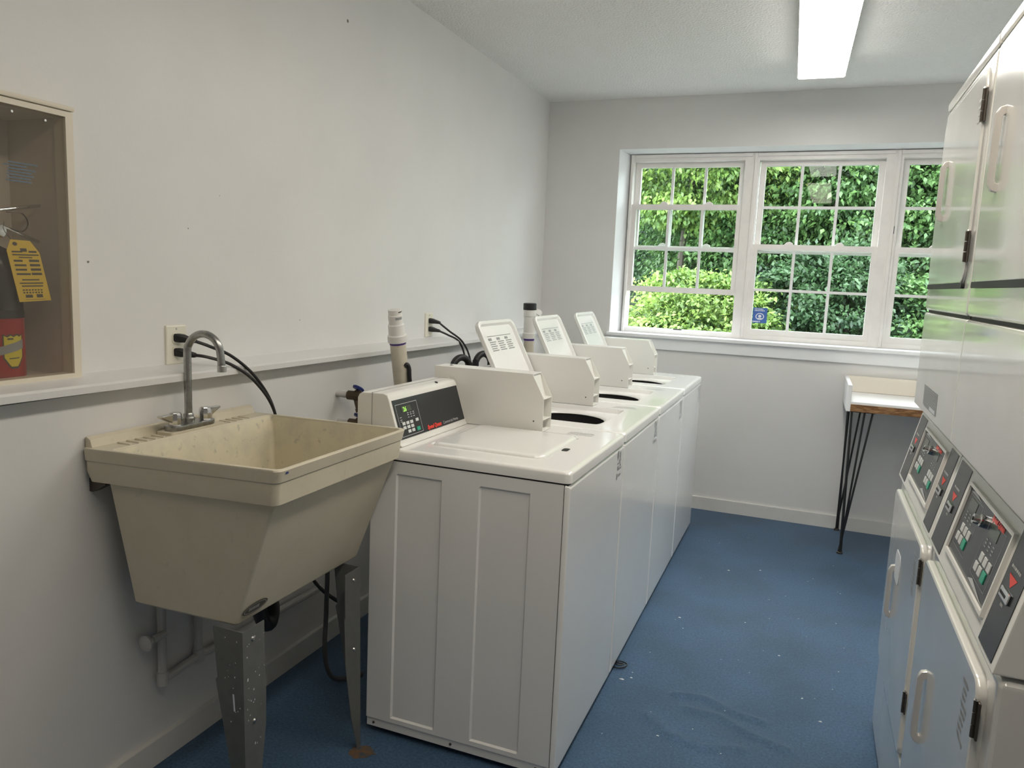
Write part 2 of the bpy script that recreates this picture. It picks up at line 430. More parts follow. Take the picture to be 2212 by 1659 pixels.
# ------------------------------------------------------------------ windows
def sash(win, name, x0, x1, z0, z1, y0, y1, st, tr, br, m):
    bm = B()
    box(bm, x0, x0 + st, y0, y1, z0, z1); box(bm, x1 - st, x1, y0, y1, z0, z1)
    box(bm, x0 + st, x1 - st, y0, y1, z1 - tr, z1); box(bm, x0 + st, x1 - st, y0, y1, z0, z0 + br)
    s = finish(name, bm, m, win, smooth=False)
    gx0, gx1, gz0, gz1 = x0 + st, x1 - st, z0 + br, z1 - tr
    ym = (y0 + y1) / 2; mw = .0085
    vx = [gx0 + (gx1 - gx0) * k / 3 for k in (1, 2)]; zm = (gz0 + gz1) / 2
    for x in vx:
        bm = B(); box(bm, x - mw, x + mw, ym - .009, ym + .009, gz0 - .002, gz1 + .002); finish('muntin', bm, 'vinyl_inner', s)
    bm = B(); box(bm, gx0 - .002, gx1 + .002, ym - .008, ym + .008, zm - mw, zm + mw); finish('muntin', bm, 'vinyl_inner', s)
    ex = [gx0] + vx + [gx1]; ez = [gz0, zm, gz1]
    for i in range(3):
        for j in range(2):
            bm = B(); box(bm, ex[i] + (mw if i else 0) - .001, ex[i + 1] - (mw if i < 2 else 0) + .001, ym - .002, ym + .002, ez[j] + (mw if j else 0) - .001, ez[j + 1] - (0 if j else mw) + .001)
            finish('pane', bm, 'window_glass', s, smooth=False)
    return s
def latch(s, x, y, z):
    bm = B(); prism(bm, ((x - .028, z), (x + .028, z), (x + .022, z + .012), (x + .004, z + .020), (x - .014, z + .015)), 'y', y, y + .022)
    finish('sash_lock', bm, 'vinyl', s, bevel=.003)
FZ0, FZ1 = 1.121, 2.284
units = ((.551, 1.322, .566, 1.283, .244), (1.322, 2.124, 1.358, 2.085, 0.0), (2.124, 2.934, 2.164, 2.885, 0.0))
for i, (fx0, fx1, sx0, sx1, raise_) in enumerate(units):
    win = struct('window_%d' % (i + 1), ((fx0 + fx1) / 2, WY + .05, FZ0))
    bm = B()
    box(bm, fx0, sx0 + .006, WY - .012, WY + .10, FZ0, FZ1); box(bm, sx1 - .006, fx1, WY - .012, WY + .10, FZ0, FZ1)
    box(bm, sx0 + .004, sx1 - .004, WY - .010, WY + .099, 2.240, FZ1 - .001)
    box(bm, sx0 + .004, sx1 - .004, WY - .008, WY + .098, FZ0 + .001, 1.152)
    finish('frame', bm, 'vinyl', win, smooth=False)
    bm = B(); box(bm, fx0 + (.004 if i == 0 else .012), fx0 + .020 + .01 * (i > 0), WY - .024, WY - .011, FZ0 + .002, FZ1 - .002)
    box(bm, fx0 + .031, fx1, WY - .022, WY - .011, FZ1 - .022, FZ1 - .002)
    finish('casing_strip', bm, 'vinyl', win, bevel=.003)
    us = sash(win, 'upper_sash', sx0 + .012, sx1 - .006, 1.672, 2.239, WY + .045, WY + .078, .033, .030, .030, 'vinyl')
    lo = sash(win, 'lower_sash', sx0, sx1, 1.152 + raise_, 1.724 + raise_, WY + .0, WY + .036, .035, .034, .036, 'vinyl')
    for k in (.30, .70): latch(lo, sx0 + (sx1 - sx0) * k, WY + .008, 1.724 + raise_)
    if raise_:
        for k in (.30, .70): latch(us, sx0 + (sx1 - sx0) * k, WY + .037, 1.702)
        bm = B(); box(bm, .90, .955, WY - .004, WY + .02, 1.152, 1.158); finish('sill_slot', bm, 'dark_gap', win)
    bm = B(); box(bm, sx0 - .014, sx0 - .006, WY - .0135, WY - .011, 1.80, 1.845); finish('jamb_clip', bm, 'dark_gap', win)
# sticker on the middle window
t = thing('window_sticker', (1.4415, WY + .015, 1.228), 'small blue square sticker low on the middle window pane', 'sticker')
bm = B(); box(bm, 1.398, 1.485, WY + .0140, WY + .0155, 1.229, 1.326); finish('sticker_sheet', bm, 'sticker_blue', t)
bm = B(); ox = (1.398, WY + .0134, 1.229); U, V = (1, 0, 0), (0, 0, 1)
print_rows(bm, ox, U, V, .06, .012, 1, 3); 
print_rows(bm, (1.408, WY + .0134, 1.300), U, V, .065, .02, 2, 4)
for k in range(20):
    a, b = 2 * PI * k / 20, 2 * PI * (k + 1) / 20
    poly(bm, (1.4415, WY + .0134, 1.270), U, V, [(.026 * math.cos(a), .022 * math.sin(a)), (.026 * math.cos(b), .022 * math.sin(b)), (.021 * math.cos(b), .0175 * math.sin(b)), (.021 * math.cos(a), .0175 * math.sin(a))])
poly(bm, (1.4415, WY + .0134, 1.272), U, V, [(.010 * math.cos(2 * PI * k / 12), .009 * math.sin(2 * PI * k / 12)) for k in range(12)])
quad(bm, (1.4415, WY + .0134, 1.255), U, V, -.012, .012, 0, .006)
finish_flat('sticker_print', bm, 'white_print', t)

# ------------------------------------------------------------------ ceiling light
def ceiling_light(LY0, LY1, LX0, LX1, lens, label):
    t = thing('ceiling_light', ((LX0 + LX1) / 2, (LY0 + LY1) / 2, 2.518), label, 'light', 'fluorescent ceiling lights')
    hp = [(LX0 + .010, ZC), (LX0, 2.575), (LX0, 2.536), (LX1, 2.536), (LX1, 2.575), (LX1 - .010, ZC)]
    bm = B(); prism(bm, hp, 'y', LY0 + .004, LY1 - .004); finish('housing', bm, 'lamp_housing', t, smooth=False)
    prof = [(LX0 + .001, 2.5358), (LX0 + .001, 2.530), (LX0 + .006, 2.522), (LX0 + .016, 2.518), (LX1 - .016, 2.518), (LX1 - .006, 2.522), (LX1 - .001, 2.530), (LX1 - .001, 2.5358)]
    bm = B(); prism(bm, prof, 'y', LY0 + .004, LY1 - .004); finish('lens', bm, lens, t, smooth=False)
    for y0, y1 in ((LY0, LY0 + .0038), (LY1 - .0038, LY1)):
        bm = B(); prism(bm, [(LX0, ZC), (LX0, 2.524), (LX0 + .006, 2.518), (LX1 - .006, 2.518), (LX1, 2.524), (LX1, ZC)], 'y', y0, y1); finish('end_cap', bm, 'lamp_housing', t)
    t.rotation_euler.z = .0255; t.location.x += .0244
ceiling_light(2.40, 4.31, 1.573, 1.799, 'lamp_lens', 'lit fluorescent wraparound light on the ceiling in front of the window wall')
ceiling_light(.06, 1.97, 1.578, 1.806, 'lamp_lens_warm', 'warm lit fluorescent light on the ceiling above the near dryer')

# ------------------------------------------------------------------ washing machines
XF = 1.178
def make_washer(y0, label, lid_open, tilt=0.0, dx=0.0):
    cx = .865
    t = thing('washing_machine', (cx, y0 + .325, 0), label, 'washing machine', 'row of top-loading washing machines')
    Y = lambda v: y0 + v
    # cabinet: back, top, bottom plus embossed side panels
    bm = B(); box(bm, .552, 1.158, Y(.012), Y(.638), .022, .50); box(bm, .552, .575, Y(.012), Y(.638), .5, .879); box(bm, 1.14, 1.158, Y(.012), Y(.638), .5, .879)
    body = finish('cabinet', bm, 'enamel', t, smooth=False)
    bm = B(); box(bm, .556, .58, Y(.006), Y(.644), .880, .8892); box(bm, 1.15, 1.172, Y(.006), Y(.644), .880, .8892); box(bm, .58, 1.15, Y(.006), Y(.03), .880, .8892); box(bm, .58, 1.15, Y(.62), Y(.644), .880, .8892); finish('worktop_gap_shade', bm, 'dark_gap', t)  # black strips painting in the shade of the gap under the worktop
    gx = (.550, .636, .641, .784, .789, .908, .913, 1.060, 1.065, 1.1615)
    gz = (.016, .042, .046, .060, .065, .840, .846, .883)
    for side in (0, 1):
        bm = B(); base = Y(.003) if side == 0 else Y(.647); s = 1 if side == 0 else -1
        g = []
        for z in gz:
            row = []
            for k, x in enumerate(gx):
                d = 0.0
                if .046 < z < .85 and .0605 < z + .0 and .0649 <= z <= .8401 and k in (2, 3, 6, 7): d = .0055
                if z <= .042: d = .005
                row.append(bm.verts.new((x, base + s * d, z)))
            g.append(row)
        for a in range(len(gz) - 1):
            for b in range(len(gx) - 1): bm.faces.new((g[a][b], g[a][b + 1], g[a + 1][b + 1], g[a + 1][b]))
        # returns so the panel has thickness
        bk = [[bm.verts.new((x, base + s * .009, z)) for x in (gx[0], gx[-1])] for z in (gz[0], gz[-1])]
        bm.faces.new((g[0][0], bk[0][0], bk[1][0], g[-1][0], *[g[a][0] for a in range(len(gz) - 2, 0, -1)]))
        bm.faces.new((g[0][-1], bk[0][1], bk[1][1], g[-1][-1], *[g[a][-1] for a in range(len(gz) - 2, 0, -1)]))
        bm.faces.new((*g[0], bk[0][1], bk[0][0])); bm.faces.new((*g[-1], bk[1][1], bk[1][0]))
        p = finish('side_panel', bm, 'enamel', t, smooth=False)
        for sx in (.575, .845, 1.12):
            bm = B(); lathe(bm, [(.0045, 0), (.0035, .003), (0, .003)], (sx, base + s * .0045, .029), (0, -s, 0), 8); finish('screw', bm, 'steel_dark', p)
    bm = B(); rplate(bm, 'x', 1.1645, XF + dx, Y(.001), Y(.649), .018, .883, .006, soft=.010, k=3)
    fp = finish('front_panel', bm, 'enamel', t, smooth=True, ang=50)
    bm = B(); o = (XF + dx + .0006, Y(.555), .775)
    for k, (a0, a1, b0, b1) in enumerate(((0, .010, .07, .10), (.0, .024, .052, .057), (.004, .012, .03, .045), (.014, .030, .058, .066), (.018, .026, .07, .092), (.0, .006, .0, .02), (.010, .03, .006, .014), (.014, .034, .03, .036), (.02, .028, .04, .05))):
        quad(bm, o, (0, 1, 0), (0, 0, 1), a0 * 1.9, a1 * 1.9, b0, b1)
    finish_flat('front_decal', bm, 'grey_print', fp)
    # worktop with recessed wash opening
    k = 6; rc = lambda i, r: rrect(.547 + i, 1.1805 + dx - i, Y(.0005) + i, Y(.6495) - i, r, k)
    ox0, ox1, oy0, oy1 = .683, 1.063, Y(.108), Y(.498)
    L = []
    L.append([(x, y, .8895) for x, y in rc(.006, .014)])
    L.append([(x, y, .8885) for x, y in rc(.0, .02)])
    L.append([(x, y, .912) for x, y in rc(.0, .02)])
    L.append([(x, y, .9185) for x, y in rc(.004, .02)])
    L.append([(x, y, .921) for x, y in rc(.012, .02)])
    L.append([(x, y, .921) for x, y in rc(.015, .02)])
    L.append([(x, y, .921) for x, y in rrect(ox0 - .004, ox1 + .004, oy0 - .004, oy1 + .004, .038, k)])
    L.append([(x, y, .921) for x, y in rrect(ox0, ox1, oy0, oy1, .035, k)])
    L.append([(x, y, .917) for x, y in rrect(ox0 + .004, ox1 - .004, oy0 + .004, oy1 - .004, .033, k)])
    L.append([(x, y, .902) for x, y in rrect(ox0 + .010, ox1 - .010, oy0 + .010, oy1 - .010, .032, k)])
    L.append([(x, y, .900) for x, y in rrect(ox0 + .022, ox1 - .034, oy0 + .022, oy1 - .022, .15, k)])
    L.append([(x, y, .893) for x, y in rrect(ox0 + .032, ox1 - .044, oy0 + .032, oy1 - .032, .145, k)])
    L.append([(x, y, .887) for x, y in rrect(ox0 + .033, ox1 - .046, oy0 + .034, oy1 - .034, .145, k)])
    bm = B(); loops(bm, L, cap0=False, cap1=False)
    wt = finish('worktop', bm, 'enamel_top', t, smooth=True, ang=40)
    bm = B(); lathe(bm, [(.186, -.052), (.192, -.046), (.19, -.07), (.19, -.35), (.05, -.35), (.05, -.2), (.03, -.1), (.0, -.1)], (.867, Y(.303), .886), n=32)
    finish('wash_tub', bm, 'stainless', t, smooth=True)
    bm = B(); lathe(bm, [(.203, -.45), (.203, -.010), (.200, -.010), (.200, -.45)], (.867, Y(.303), .886), n=32); finish('tub_gap_shade', bm, 'dark_gap', t, smooth=True)  # added black sleeve, paints the slit above the tub dark
    bm = B(); o = (1.005, Y(.52), .9216)
    rg = random.Random(5)
    for q in range(9):
        a = .010 * q + .0; 
        quad(bm, o, (1, 0, 0), (0, 1, 0), a, a + .0016, .004, .055); quad(bm, o, (1, 0, 0), (0, 1, 0), a, a + .008, .006 + .004 * (q % 3), .009 + .004 * (q % 3))
        quad(bm, o, (1, 0, 0), (0, 1, 0), a + .002, a + .0085, .034 + .003 * (q % 4), .038 + .003 * (q % 4))
    finish_flat('worktop_decal', bm, 'grey_print', wt)
    # lid
    def lid_bm():
        bm = B(); y0_, y1_ = oy0 + .006, oy1 - .006; x0_, x1_ = .690, 1.058
        rr = lambda i, r: rrect(x0_ + i, x1_ - i, y0_ + i, y1_ - i, r, 6)
        ls = [[(x, y, .9285) for x, y in rr(.020, .025)], [(x, y, .9285) for x, y in rr(.010, .030)], [(x, y, .9255) for x, y in rr(.003, .034)], [(x, y, .920) for x, y in rr(0, .035)], [(x, y, .908) for x, y in rr(0, .035)],
              [(x, y, .906) for x, y in rr(.003, .033)], [(x, y, .906) for x, y in rr(.013, .028)], [(x, y, .908) for x, y in rr(.015, .027)], [(x, y, .919) for x, y in rr(.020, .024)]]
        loops(bm, ls); return bm
    th = math.radians(117)
    def swing(p):
        if not lid_open: return p
        a, c = p.x - .688, p.z - .930
        return Vector((.688 + a * math.cos(th) - c * math.sin(th), p.y, .932 + a * math.sin(th) + c * math.cos(th)))
    bm = xform(lid_bm(), swing); lid = finish('lid', bm, 'enamel_top', t, smooth=True, ang=40)
    if lid_open:
        bm = B(); o = Vector((.930, Y(.178), .9185)); u, v = Vector((0, 1, 0)), Vector((1, 0, 0))
        quad(bm, o, u, v, 0, .25, .062, .065)
        for c in range(3):
            quad(bm, o, u, v, c * .085, c * .085 + .035, .045, .056)
            for r in range(5): quad(bm, o, u, v, c * .085 + .004, c * .085 + .068 - .01 * (r % 2), .036 - r * .009, .0405 - r * .009)
        for f in bm.faces: pass
        xform(bm, swing); finish_flat('lid_instructions', bm, 'grey_print', lid)
        for yy in (.150, .462):
            bm = B(); lathe(bm, [(.008, .919), (.007, .910), (0, .910)], (.80, Y(yy), 0), n=12); xform(bm, swing); finish('bumper', bm, 'steel_dark', lid, smooth=True)
    else:
        bm = B(); rplate(bm, 'z', .9205, .9222, 1.068, 1.088, Y(.255), Y(.295), .008); finish('finger_notch', bm, 'dark_gap', wt)
    # console with control panel
    pr = [(.482, .9215), (.482, 1.060), (.488, 1.072), (.500, 1.078), (.572, 1.080), (.586, 1.076), (.591, 1.066), (.634, .9335), (.642, .9215)]
    bm = B(); prism(bm, pr, 'y', Y(.024), Y(.492)); con = finish('console', bm, 'console_plastic', t, bevel=.006, seg=2)
    bm = B(); box(bm, .5335, .5365, Y(.0235), Y(.4925), .9225, 1.0805); finish('console_seam', bm, 'faint_print', con)
    bm = B(); lathe(bm, [(.006, 0), (.005, .003), (0, .003)], (.578, Y(.36), 1.0785), (.25, 0, 1), 10); finish('screw', bm, 'dark_gap', con)
    e0, e1 = Vector((.6335, 0, .935)), Vector((.592, 0, 1.063)); sv = (e1 - e0); sl = sv.length; sv.normalize()
    nv = Vector((sv.z, 0, -sv.x)); uy = Vector((0, 1, 0))
    org = lambda off: Vector((e0.x, Y(0), e0.z)) + nv * off
    def splate(name, a0, a1, b0, b1, off0, off1, m, parent, bev=None):
        bm = B(); O = org(0)
        v = [bm.verts.new(O + uy * a + sv * b + nv * c) for c in (off0, off1) for a, b in ((a0, b0), (a1, b0), (a1, b1), (a0, b1))]
        for f in ((0, 3, 2, 1), (4, 5, 6, 7), (0, 1, 5, 4), (1, 2, 6, 5), (2, 3, 7, 6), (3, 0, 4, 7)): bm.faces.new([v[i] for i in f])
        return finish(name, bm, m, parent, bevel=bev)
    H = sl
    cp = splate('control_panel', .036, .482, .006, H - .006, -.001, .0016, 'black_panel', con)
    bm = B(); O = org(.0019)
    for a0, a1, b0, b1 in ((.046, .1785, .112, .1135), (.046, .1785, .012, .0135), (.046, .0475, .012, .1135), (.177, .1785, .012, .1135)): quad(bm, O, uy, sv, a0, a1, b0, b1)
    for a in (.105, .122, .139):
        for b in (.074, .080, .0665): quad(bm, O, uy, sv, a, a + .009, b, b + .002)
    for b in (.071, .0635, .058): quad(bm, O, uy, sv, .056, .068, b, b + .002)
    finish_flat('keypad_print', bm, 'light_print', cp)
    splate('display', .078, .135, .087, .104, .0012, .0026, 'display_dark', cp)
    if abs(y0 - 1.922) < .01:
        text('display_digits', '26', .020, org(.0029) + uy * .086 + sv * .088, uy, sv, 'led_green', cp, bold=.0008)
    keys = [(.062, .047), (.086, .047), (.110, .047), (.146, .0485), (.086, .034), (.110, .034), (.110, .0205), (.062, .034), (.086, .0205)]
    for a, b in keys: splate('key', a, a + .017, b, b + .0095, .001, .0032, 'key_grey', cp)
    splate('start_key', .142, .162, .019, .031, .001, .0032, 'key_green', cp)
    text('brand_lettering', 'Speed Queen', .0175, org(.0022) + uy * .208 + sv * .012, uy, sv, 'red_print', cp, shear=.25, bold=.0012)
    text('subtitle_lettering', 'Commercial Home', .0145, org(.0022) + uy * .318 + sv * .012, uy, sv, 'light_print', cp, shear=.1)
    # coin meter case
    a0, a1 = Y(.498), Y(.588); pr = [(.50, .9225), (.922, .9225), (.922, 1.037), (.876, 1.120), (.50, 1.120)]
    bm = B()
    prism(bm, pr, 'y', a0, a0 + .0025); prism(bm, pr, 'y', a1 - .0025, a1)
    c_, d_ = a0 + .0025, a1 - .0025; box(bm, .503, .878, c_, d_, 1.1172, 1.1198); box(bm, .5002, .503, c_, d_, .9227, 1.1198); box(bm, .503, .9215, c_, d_, .9227, .926)
    cb = finish('coin_case', bm, 'bisque_metal', t, smooth=False)
    bm = B(); prism(bm, [(.872, 1.118), (.858, 1.108), (.897, 1.034), (.921, 1.034), (.921, 1.0365), (.900, 1.0375)], 'y', a0 + .002, a1 - .002); finish('meter_plate', bm, 'bisque_metal', cb)
    bm = B(); box(bm, .868, .871, a0 + .002, a1 - .002, .926, 1.035); box(bm, .868, .9215, a0 + .002, a1 - .002, .962, .9635); finish('vault_plate', bm, 'bisque_metal', cb)
    bm = B(); rplate(bm, 'y', a0 + .001, a0 - .0015, .525, .560, 1.074, 1.083, .004, soft=.001); finish('embossed_slot', bm, 'bisque_metal', cb, smooth=True)
    bm = B(); lathe(bm, [(.007, 0), (.006, .004), (0, .005)], (.545, (a0 + a1) / 2, 1.1203), n=12); finish('case_lock', bm, 'chrome', cb, smooth=True)
    bm = B(); lathe(bm, [(.003, 0), (.002, .001), (0, .001)], (.888, a0, .957), (0, -1, 0), 8); finish('rivet', bm, 'steel_dark', cb)
    for fx in (.60, 1.11):
        for fy in (.06, .59):
            bm = B(); lathe(bm, [(.022, 0.0), (.022, .010), (.012, .012), (.012, .026)], (fx, Y(fy), 0), n=14); finish('levelling_foot', bm, 'black_rubber', t)
    t.rotation_euler = (tilt, 0, 0)
    if tilt: t.location.z = abs(tilt) * .27
    return t
make_washer(1.922, 'nearest white washing machine with its lid shut and keypad showing, beside the laundry sink', False, tilt=-.008)
make_washer(2.577, 'white washing machine with raised lid, second from the laundry sink', True)
make_washer(3.232, 'white washing machine with raised lid, third from the laundry sink', True)
make_washer(3.887, 'farthest white washing machine with raised lid, closest to the window wall', True)

# ------------------------------------------------------------------ laundry sink
t = thing('laundry_sink', (.37, 1.63, 0), 'beige floor-standing utility sink with chrome faucet on grey metal legs', 'sink')
SX0, SX1 = .086, .676
def sz(x): return .980 + .015 * (x - SX0) / (SX1 - SX0)
def srec(x0, x1, dz, ybl, ybr, yfl, yfr, r, k=5):
    """rounded rectangle in plan, y limits change from back to front; z follows the rim tilt plus dz"""
    out = []
    for px, py in rrect(0, 1, 0, 1, r, k):
        x = x0 + (x1 - x0) * px; l = ybl + (yfl - ybl) * px; rr = ybr + (yfr - ybr) * px
        out.append((x, l + (rr - l) * py, sz(x) + dz))
    return out
L = [srec(SX0 + .104, .508, -.417, 1.396, 1.885, 1.392, 1.908, .02),
     srec(SX0 + .096, .516, -.410, 1.388, 1.893, 1.386, 1.914, .016),
     srec(SX0 + .066, .644, -.092, 1.348, 1.925, 1.366, 1.908, .014),
     srec(SX0 + .064, .648, -.087, 1.346, 1.927, 1.362, 1.911, .014),
     srec(SX0 + .012, .662, -.086, 1.334, 1.938, 1.351, 1.912, .03),
     srec(SX0 + .002, .664, -.060, 1.330, 1.941, 1.348, 1.914, .03),
     srec(SX0 + .002, .6665, -.034, 1.3295, 1.942, 1.3475, 1.9145, .03),
     srec(SX0 + .0, .6695, -.031, 1.327, 1.944, 1.3455, 1.9165, .03),
     srec(SX0 + .0, .676, -.004, 1.325, 1.945, 1.343, 1.918, .03),
     srec(SX0 + .001, .674, .0, 1.326, 1.944, 1.345, 1.916, .03)]
IN = [srec(.170, .667, .0, 1.338, 1.932, 1.355, 1.906, .03),
      srec(.172, .664, -.004, 1.341, 1.929, 1.357, 1.904, .03),
      srec(.200, .636, -.088, 1.366, 1.905, 1.376, 1.894, .03),
      srec(.232, .512, -.385, 1.405, 1.875, 1.402, 1.886, .05),
      srec(.245, .500, -.395, 1.415, 1.865, 1.410, 1.876, .06)]
bm = B(); loops(bm, L + IN, cap0=True, cap1=True); tub = finish('tub', bm, 'sink_outer', t, smooth=True, ang=28)
bm = B()
off = -.0008
loops(bm, [[(x, y, z + .0015) for x, y, z in l] for l in [srec(.174, .6625, -.006, 1.343, 1.927, 1.359, 1.902, .03), srec(.202, .634, -.088, 1.368, 1.903, 1.378, 1.892, .03), srec(.234, .510, -.384, 1.407, 1.873, 1.404, 1.884, .05), srec(.247, .498, -.394, 1.417, 1.863, 1.412, 1.874, .06)]], cap0=False)
finish('basin', bm, 'sink_basin', t, smooth=True, ang=28)
# splash ridge along the wall, raised faucet platform and soap ridges on the deck
bm = B(); prism(bm, [(SX0, .975), (SX0 + .026, .975), (SX0 + .018, 1.000), (SX0 + .006, 1.006), (SX0, 1.006)], 'y', 1.338, 1.933)
finish('splash_ridge', bm, 'sink_outer', t, bevel=.003)
bm = B(); prism(bm, rrect(.110, .169, 1.535, 1.735, .008, 3), 'z', .975, .9895); finish('faucet_platform', bm, 'sink_outer', t, bevel=.002)
for yy in (1.405, 1.432, 1.459, 1.486, 1.513, 1.765, 1.792, 1.819, 1.846):
    bm = B(); prism(bm, [(.118, .979), (.166, .980), (.166, .9845), (.122, .9855)], 'y', yy - .0035, yy + .0035); finish('soap_ridge', bm, 'sink_outer', t, bevel=.0015, seg=1)
# seam line pressed into the apron
bm = B()
for a, b in ((SX0 + .01, .654),):
    quad(bm, (0, 0, 0), (1, 0, 0), (0, 0, 1), 0, 0.0001, 0, .0001)
bm.free()
# drain
bm = B(); lathe(bm, [(.0, .0), (.038, 0), (.042, .004), (.030, .004), (.028, .001), (0, .001)], (.37, 1.64, .5965), n=20); finish('drain', bm, 'dull_chrome', t, smooth=True)
# faucet
fb = B(); fy = 1.628; fx = .142
prism(fb, rrect(fx - .026, fx + .026, fy - .082, fy + .082, .025, 6), 'z', .989, 1.004)
fau = finish('faucet', fb, 'dull_chrome', t, bevel=.004)
bm = B(); lathe(bm, [(.017, 0), (.017, .012), (.014, .016), (.014, .022), (.0115, .026), (.0, .026)], (fx - .006, fy, 1.003), n=18); finish('spout_nut', bm, 'dull_chrome', fau, smooth=True)
bm = B()
pts = [(fx - .006, fy, 1.015), (fx - .006, fy, 1.10), (fx - .006, fy, 1.205)]
for k in range(1, 10):
    a = PI - PI * k / 9.0
    pts.append((fx + .044 + .050 * math.cos(a), fy + .002 * k, 1.205 + .050 * math.sin(a)))
pts.append((fx + .097, fy + .02, 1.165))
tube(bm, pts, .0105, 14); finish('spout', bm, 'dull_chrome', fau, smooth=True)
bm = B(); lathe(bm, [(.0, 0), (.012, 0), (.0125, .016), (.0115, .018), (0, .018)], (fx + .0972, fy + .02, 1.152), n=16); finish('aerator', bm, 'stainless', fau, smooth=True)
for s in (-1, 1):
    hy = fy + s * .056
    bm = B(); lathe(bm, [(.017, 0), (.0185, .005), (.0175, .028), (.014, .035), (.0, .036)], (fx + .002, hy, 1.004), n=10)
    h = finish('handle', bm, 'chrome', fau, smooth=True, ang=25)
    bm = B()
    prism(bm, [(hy + s * .008, 1.012), (hy + s * .016, 1.012), (hy + s * .052, 1.030), (hy + s * .054, 1.036), (hy + s * .010, 1.037)], 'x', fx - .010, fx + .010); finish('lever', bm, 'chrome', h, bevel=.003)
# badge and stickers
bm = B(); e = Vector((.644, 0, .902)) - Vector((.516, 0, .582)); e.normalize(); nrm_ = Vector((e.z, 0, -e.x))
O = Vector((.516, 1.437, .582)) + e * .030 + nrm_ * .003
poly(bm, O, (0, 1, 0), e, [(.046 * math.cos(2 * PI * k / 28), .017 * math.sin(2 * PI * k / 28)) for k in range(28)])
bd = finish_flat('oval_badge', bm, 'ink', t)
bm = B(); O = O + nrm_ * .0006
for k in range(24):
    a, b = 2 * PI * k / 24, 2 * PI * (k + 1) / 24
    poly(bm, O, (0, 1, 0), e, [(.041 * math.cos(a), .0135 * math.sin(a)), (.041 * math.cos(b), .0135 * math.sin(b)), (.039 * math.cos(b), .012 * math.sin(b)), (.039 * math.cos(a), .012 * math.sin(a))])
print_rows(bm, O - Vector((0, .024, 0)) - e * .005, (0, 1, 0), e, .048, .010, 2, 8, fill=.75)
finish_flat('badge_print', bm, 'faint_print', bd)
bm = B(); poly(bm, (.6755, 1.368, .983), (0, 1, 0), (-.1, 0, 1), [(0, 0), (.011, 0), (.011, .007), (.003, .009)]); finish_flat('blue_chip', bm, 'blue_plastic', t)
# legs: folded sheet metal, wide at the top, waist, tapered to the foot
def leg(cx, cy, sx, sy):
    """corner of the angle at (cx,cy); flanges run sx along x and sy along y"""
    ws = [(.574, .090, .078), (.560, .090, .078), (.445, .080, .078), (.435, .086, .082), (.30, .062, .078), (.12, .030, .050), (.012, .012, .020), (.0, .012, .020)]
    bm = B(); th_ = .0025
    ls = []
    for z, wx, wy in ws:
        ox = .012 * (1 - z / .6); X = cx + ox * .9; 
        ls.append([(X, cy, z), (X + sx * wx, cy, z), (X + sx * wx, cy + sy * th_, z), (X + sx * th_, cy + sy * th_, z), (X + sx * th_, cy + sy * wy, z), (X, cy + sy * wy, z)])
    loops(bm, ls)
    l = finish('leg', bm, 'leg_grey', t, smooth=False)
    for z, f in ((.33, .45), (.545, .3)):
        bm = B(); lathe(bm, [(.006, 0), (.004, .004), (0, .004)], (cx + .012 * (1 - z / .6) * .9, cy + sy * .035, z), (1 if sx < 0 else -1, 0, 0), 10); finish('bolt', bm, 'stainless', l, smooth=True)
    return l
l1 = leg(.549, 1.368, -1, 1); leg(.566, 1.852, -1, -1)
for (bx0, bx1, by0, by1, bz0, bz1) in ((XL, XL + .055, 1.350, 1.375, .862, .897), (XL, XL + .055, 1.880, 1.905, .862, .897)):
    bm = B(); prism(bm, [(bx0, bz1), (bx1, bz1), (bx1, bz1 - .012), (bx0 + .012, bz0), (bx0, bz0)], 'y', by0, by1); finish('wall_bracket', bm, 'steel_dark', t)
# paint drips on the near leg
bm = B(); rg = random.Random(12)
for k in range(26):
    a, z = rg.uniform(.006, .07), rg.uniform(.26, .56); s_ = rg.uniform(.0012, .0035)
    quad(bm, (.5525 + .0108 * (1 - z / .6) + .0006, 1.368, z), (0, 1, 0), (0, .15, 1), a, a + s_, 0, s_ * rg.uniform(.8, 2.2))
for k in range(14):
    a, z = rg.uniform(.006, .06), rg.uniform(.30, .56); s_ = rg.uniform(.001, .003)
    quad(bm, (.553 + .0108 * (1 - z / .6), 1.3675, z), (-1, 0, 0), (0, 0, 1), a, a + s_, 0, s_ * 1.2)
quad(bm, (.522, 1.3672, .365), (1, 0, 0), (-.08, 0, 1), 0, .005, 0, .045)
finish_flat('paint_flecks', bm, 'lint', l1)['kind'] = 'stuff'
# ------------------------------------------------------------------ pipes under the sink
t = thing('supply_pipe', (.10, 1.62, .24), 'white painted water pipe bent along the wall under the sink', 'pipe')
bm = B(); tube(bm, [(.105, 1.545, .62), (.105, 1.545, .30), (.105, 1.545, .262), (.105, 1.56, .257), (.105, 1.60, .258), (.105, 1.672, .266)], .0125, 10, smooth=False); finish('lower_run', bm, 'pipe_paint', t, smooth=True)
bm = B(); tube(bm, [(.105, 1.683, .60), (.105, 1.683, .285), (.105, 1.690, .268), (.105, 1.72, .262), (.105, 2.30, .25)], .0125, 10, smooth=False); finish('upper_run', bm, 'pipe_paint', t, smooth=True)
for y, z in ((1.545, .262), (1.683, .268)):
    bm = B(); lathe(bm, [(.0, -.02), (.0165, -.02), (.0165, .02), (0, .02)], (.105, y, z), n=12); finish('elbow', bm, 'pipe_paint', t, smooth=True)
t2 = thing('shutoff_valve', (.10, 1.49, .37), 'old painted shutoff valve on the wall pipe under the sink', 'valve')
bm = B(); tube(bm, [(.118, 1.545, .40), (.118, 1.50, .40)], .011, 10, smooth=False); finish('valve_body', bm, 'pipe_paint', t2, smooth=True)
